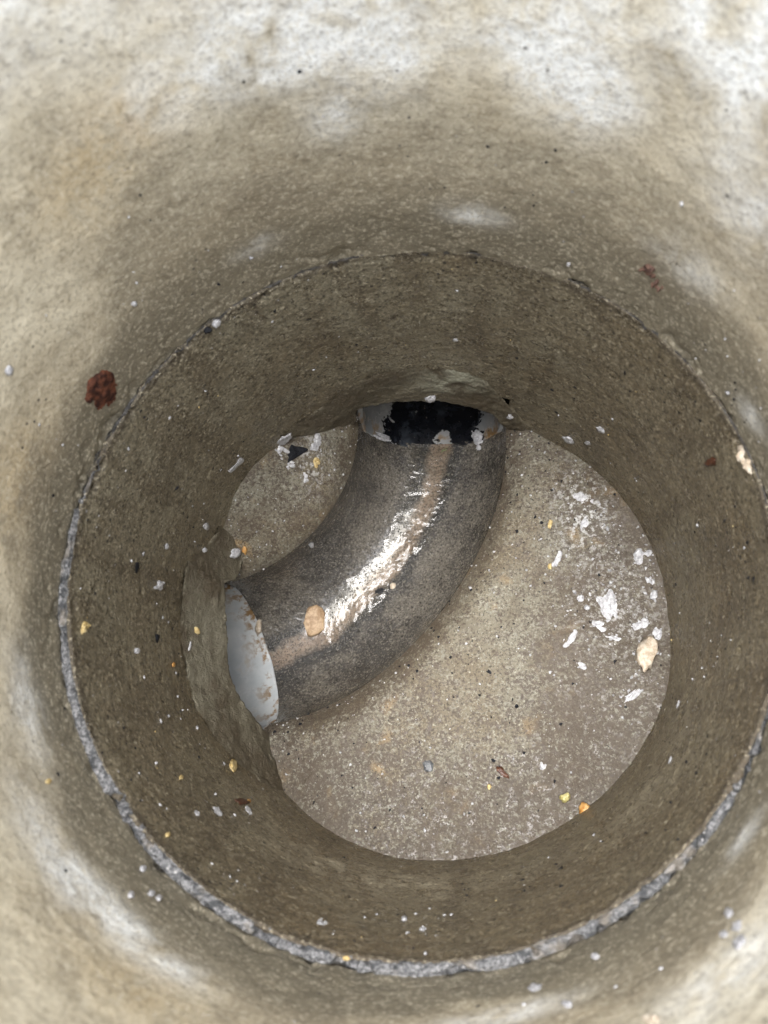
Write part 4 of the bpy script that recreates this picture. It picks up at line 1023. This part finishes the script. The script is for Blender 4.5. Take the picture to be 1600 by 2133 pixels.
def shape(kind, seed):
    rng = np.random.RandomState(seed)
    if kind == 'lump':
        V, F = ICO3[0].copy(), ICO3[1]
        V *= (1 + 0.45 * fbm(V, 1.5, 4, 0.6, seed))[:, None]
        V[:, 2] = V[:, 2] * 0.65 + 0.35
        return V, F
    if kind in ('chunk', 'pebble'):
        V, F = ICO3[0].copy(), ICO3[1]
        V = V * 1.25
        for _ in range(11 if kind == 'chunk' else 7):
            n = rng.normal(size=3)
            n /= np.linalg.norm(n)
            dcut = 0.62 + 0.3 * rng.rand()
            ex = V @ n - dcut
            V -= np.clip(ex, 0, None)[:, None] * n * 0.93
        V *= (1 + (0.30 if kind == 'chunk' else 0.14) * fbm(V, 2.2, 4, 0.65, seed))[:, None]
        V[:, 2] = V[:, 2] * 0.65 + 0.4
        return V, F
    if kind == 'smear':
        n = 30
        g = np.linspace(-1.35, 1.35, n)
        X, Y = np.meshgrid(g, g, indexing='ij')
        x, y = X.ravel(), Y.ravel()
        h = np.full(len(x), 0.0)
        for q in range(9):
            cx_, cy_ = rng.normal(0, 0.42, 2)
            rr_ = 0.16 + 0.30 * rng.rand() * (1 if q < 4 else 0.6)
            h = h + (0.6 + 0.8 * rng.rand()) * np.exp(-((x - cx_) ** 2 + (y - cy_) ** 2) / rr_ ** 2)
        p = np.c_[x, y, np.full(len(x), seed * 0.7)]
        h = np.minimum(h, 1.2) * (1 + 0.5 * fbm(p, 2.6, 4, 0.65, seed)) - 0.32 + 0.10 * fbm(p, 7, 2, 0.6, seed + 2)
        V = np.c_[x, y, np.clip(h, -0.6, 1.4)]
        q4 = grid_faces(n, n)
        hm = h[q4].max(1)
        q4 = q4[hm > -0.25]
        return V, np.vstack([q4[:, [0, 1, 2]], q4[:, [0, 2, 3]]])
    if kind == 'flake':
        na = 30
        ph = np.linspace(0, 2 * math.pi, na, endpoint=False)
        c = np.c_[np.cos(ph), np.sin(ph), np.full(na, seed * 0.37)]
        out = np.clip(0.9 + 0.35 * fbm(c, 1.9, 3, 0.7, seed), 0.4, 1.3)

        def hh(x, y, q):
            p = np.c_[x, y, np.full(len(x), seed * 0.7)]
            return 0.75 + 0.35 * fbm(p, 1.4, 3, 0.6, seed + 1) + 0.25 * x
        return polar(8, na, out, hh, seed)
    if kind == 'shard':
        pts = np.array([(-0.62, 1.0), (-0.2, 0.78), (0.35, 0.72), (1.0, 0.55), (0.95, 0.3), (0.35, -0.12), (-0.35, -0.62), (-1.0, -1.0), (-0.82, -0.35), (-0.95, -0.1), (-0.72, 0.1), (-0.78, 0.5)])
        cc = np.array([-0.3, 0.15])
        pts = pts - cc
        na = 48
        ph = np.linspace(0, 2 * math.pi, na, endpoint=False)
        out = []
        for p in ph:
            d = np.array([math.cos(p), math.sin(p)])
            best = 0.3
            for k in range(len(pts)):
                a, b = pts[k], pts[(k + 1) % len(pts)]
                m = np.array([[d[0], a[0] - b[0]], [d[1], a[1] - b[1]]])
                if abs(np.linalg.det(m)) > 1e-9:
                    t, s_ = np.linalg.solve(m, a)
                    if t > 0 and -1e-6 <= s_ <= 1 + 1e-6:
                        best = max(best, t)
            out.append(best)

        def hh(x, y, q):
            p = np.c_[x, y, np.full(len(x), 3.3)]
            return 0.7 + 0.35 * fbm(p, 2.0, 4, 0.65, 5) + 0.3 * y
        V, F = polar(10, na, np.array(out), hh, seed)
        V[:, :2] += cc
        return V, F
    if kind in ('worm', 'bone'):
        nt, na = 26, 14
        V = []
        for i in range(nt):
            t = i / (nt - 1) * 2 - 1
            end = math.sqrt(max(0.0, 1 - abs(t) ** 4))
            w = end * (0.62 + 0.25 * float(fbm(np.array([[t * 2, seed, 0.3]]), 1.0, 3, 0.6, seed)[0]))
            if kind == 'bone':
                w = end * (0.42 + 0.75 * max(0, t) ** 1.5 + 0.15 * max(0, -t))
            off = 0.38 * (1 - t * t) * (1 if kind == 'worm' else 0.3)
            for j in range(na):
                a = 2 * math.pi * j / na
                V.append((off + w * math.cos(a), t, 0.35 + w * 0.9 * math.sin(a)))
        V = np.array(V)
        V[:, 2] += 0.12 * fbm(V, 3.0, 3, 0.6, seed)
        V[:, 0] += 0.10 * fbm(V, 3.0, 3, 0.6, seed + 4)
        i, j = np.meshgrid(np.arange(nt - 1), np.arange(na), indexing='ij')
        a, b = i * na + j, i * na + (j + 1) % na
        F = np.stack([a, b, b + na, a, b + na, a + na], -1).reshape(-1, 3)
        return V, F
    if kind == 'sprig':
        V, F = [], []
        for (x0, y0, ang, ln, wd) in ((-0.9, -0.3, 35, 1.0, 0.45), (-0.4, -0.1, -25, 0.9, 0.38), (0.0, 0.1, 15, 1.1, 0.10)):
            b0 = len(V)
            for k in range(7):
                t = k / 6
                wv_ = wd * math.sin(math.pi * min(1, t * 0.97 + 0.03))
                cx_, cy_ = x0 + ln * t * math.cos(ang * DEG), y0 + ln * t * math.sin(ang * DEG)
                nx, ny = -math.sin(ang * DEG), math.cos(ang * DEG)
                hz = 0.5 + 0.5 * math.sin(t * 2.4)
                V += [(cx_ + nx * wv_ / 2, cy_ + ny * wv_ / 2, hz), (cx_, cy_, hz - 0.25), (cx_ - nx * wv_ / 2, cy_ - ny * wv_ / 2, hz)]
            for k in range(6):
                for e in (0, 1):
                    a = b0 + k * 3 + e
                    F += [(a, a + 1, a + 4), (a, a + 4, a + 3)]
        return np.array(V), np.array(F)


def place(name, kind, mat, pn, axes, thick, seed, parent=None, off=None):
    V, F = shape(kind, seed)
    p, n = np.array(pn[:3]), np.array(pn[3:])
    A, B = np.array(axes[:3]), np.array(axes[3:])
    Wv = V[:, :1] * A + V[:, 1:2] * B + V[:, 2:3] * n * thick
    me = mesh_from(name, Wv, F)
    if np.dot(np.cross(A, B), n) < 0:
        me.flip_normals()
    o = link(name, me, mat, parent)
    o.location = p if off is None else p - off
    return o


ring_off = np.array([UX, UY, ZJ])
for k, (pn, axes) in enumerate(RUST):
    o = place('rust_spot', 'smear', M['rust' if k == 0 else 'rust_faint'], pn, axes, 0.0028, 300 + k, ring, ring_off)
for k, (pn, axes, th_mm, kind, mat, name, label, cat, grp) in enumerate(DEBRIS):
    o = place(name, kind, M[mat], pn, axes, th_mm * 0.001 * (0.9 if kind in ('pebble', 'chunk') else 0.6), 500 + k)
    tag(o, label, cat, grp)


# ------------------------------------------------------------------ uncountable fine grit
def grit(name, P, Nn, smin, smax, mat, label, seed):
    rng = np.random.RandomState(seed)
    bv, bf = ICO1
    n = len(P)
    sz = smin + (smax - smin) * rng.rand(n) ** 3
    V = np.zeros((n, len(bv), 3))
    t1 = np.cross(Nn, rng.normal(size=(n, 3)))
    t1 /= np.linalg.norm(t1, axis=1)[:, None] + 1e-9
    t2 = np.cross(Nn, t1)
    el = 0.6 + 0.9 * rng.rand(n)
    jit = 1 + 0.35 * rng.normal(size=(n, len(bv), 1))
    V = (bv[None, :, 0:1] * t1[:, None, :] * el[:, None, None] + bv[None, :, 1:2] * t2[:, None, :] + bv[None, :, 2:3] * Nn[:, None, :] * 0.6) * jit
    V = P[:, None, :] + V * sz[:, None, None]
    F = (bf[None, :, :] + (np.arange(n) * len(bv))[:, None, None]).reshape(-1, 3)
    o = link(name, mesh_from(name, V.reshape(-1, 3), F), mat)
    tag(o, label, None, None, 'stuff')
    return o


rng = np.random.RandomState(4)


def wall_pts(n, z0, z1, Rr, ox=0, oy=0, wfn=None):
    t = rng.rand(n * 4) * 2 * math.pi
    z = z0 + (z1 - z0) * rng.rand(n * 4)
    P = np.c_[ox + Rr * np.cos(t), oy + Rr * np.sin(t), z]
    c = fbm(P, 9, 2, 0.5, 77) + 0.25 * rng.normal(size=len(P))
    if wfn is not None:
        c = c + wfn(np.degrees(t) % 360, z)
    k = np.argsort(-c)[:n]
    return P[k], -np.c_[np.cos(t[k]), np.sin(t[k]), np.zeros(n)]


P, Nn = wall_pts(220, 0.0, ZJ - 0.01, R - 0.0006, wfn=lambda t, z: 0.5 * np.exp(-(angdiff(t, 185) / 60) ** 2) + 0.6 * np.exp(-(angdiff(t, 265) / 40) ** 2) * (z > 0.2))
grit('white_grit', P, Nn, 0.0004, 0.0021, M['white'], 'fine white grit specks sprinkled over the dark base wall', 11)
P, Nn = wall_pts(26, 0.02, ZJ - 0.01, R - 0.0006)
grit('yellow_grit', P, Nn, 0.0005, 0.0016, M['yellow'], 'fine yellow crumbs sprinkled over the dark base wall', 12)
P, Nn = wall_pts(130, ZJ + 0.01, 0.60, RU - 0.0006, UX, UY)
grit('white_grit', P, Nn, 0.0004, 0.0016, M['white'], 'fine white specks sprinkled over the upper ring', 13)
P, Nn = wall_pts(170, ZJ + 0.004, 0.62, RU - 0.0002, UX, UY)
grit('dark_grit', P, Nn, 0.0004, 0.0016, M['black'], 'fine dark specks in the upper ring surface', 14)
P, Nn = wall_pts(520, -0.02, ZJ - 0.004, R - 0.0001)
grit('dark_grit', P, Nn, 0.0004, 0.0018, M['black'], 'fine dark specks in the base wall surface', 15)
wgt = np.exp(-((VBIG[:, 0] - 0.235) / 0.07) ** 2 - ((VBIG[:, 1] - 0.02) / 0.13) ** 2) + 0.06
idx = rng.choice(len(VBIG), 700, p=wgt / wgt.sum())
grit('white_grit', VBIG[idx] + np.c_[np.zeros((700, 2)), np.full(700, 0.0003)], np.tile([0, 0, 1.0], (700, 1)), 0.0004, 0.0020, M['white'], 'fine white grit scattered over the large bench', 16)
idx = rng.choice(len(VSML), 160)
grit('white_grit', VSML[idx] + np.c_[np.zeros((160, 2)), np.full(160, 0.0003)], np.tile([0, 0, 1.0], (160, 1)), 0.0004, 0.0018, M['white'], 'fine white grit scattered over the small bench', 17)
idx = rng.choice(len(VBIG), 420)
grit('dark_grit', VBIG[idx], np.tile([0, 0, 1.0], (420, 1)), 0.0005, 0.0022, M['black'], 'fine black grit scattered over the large bench', 18)
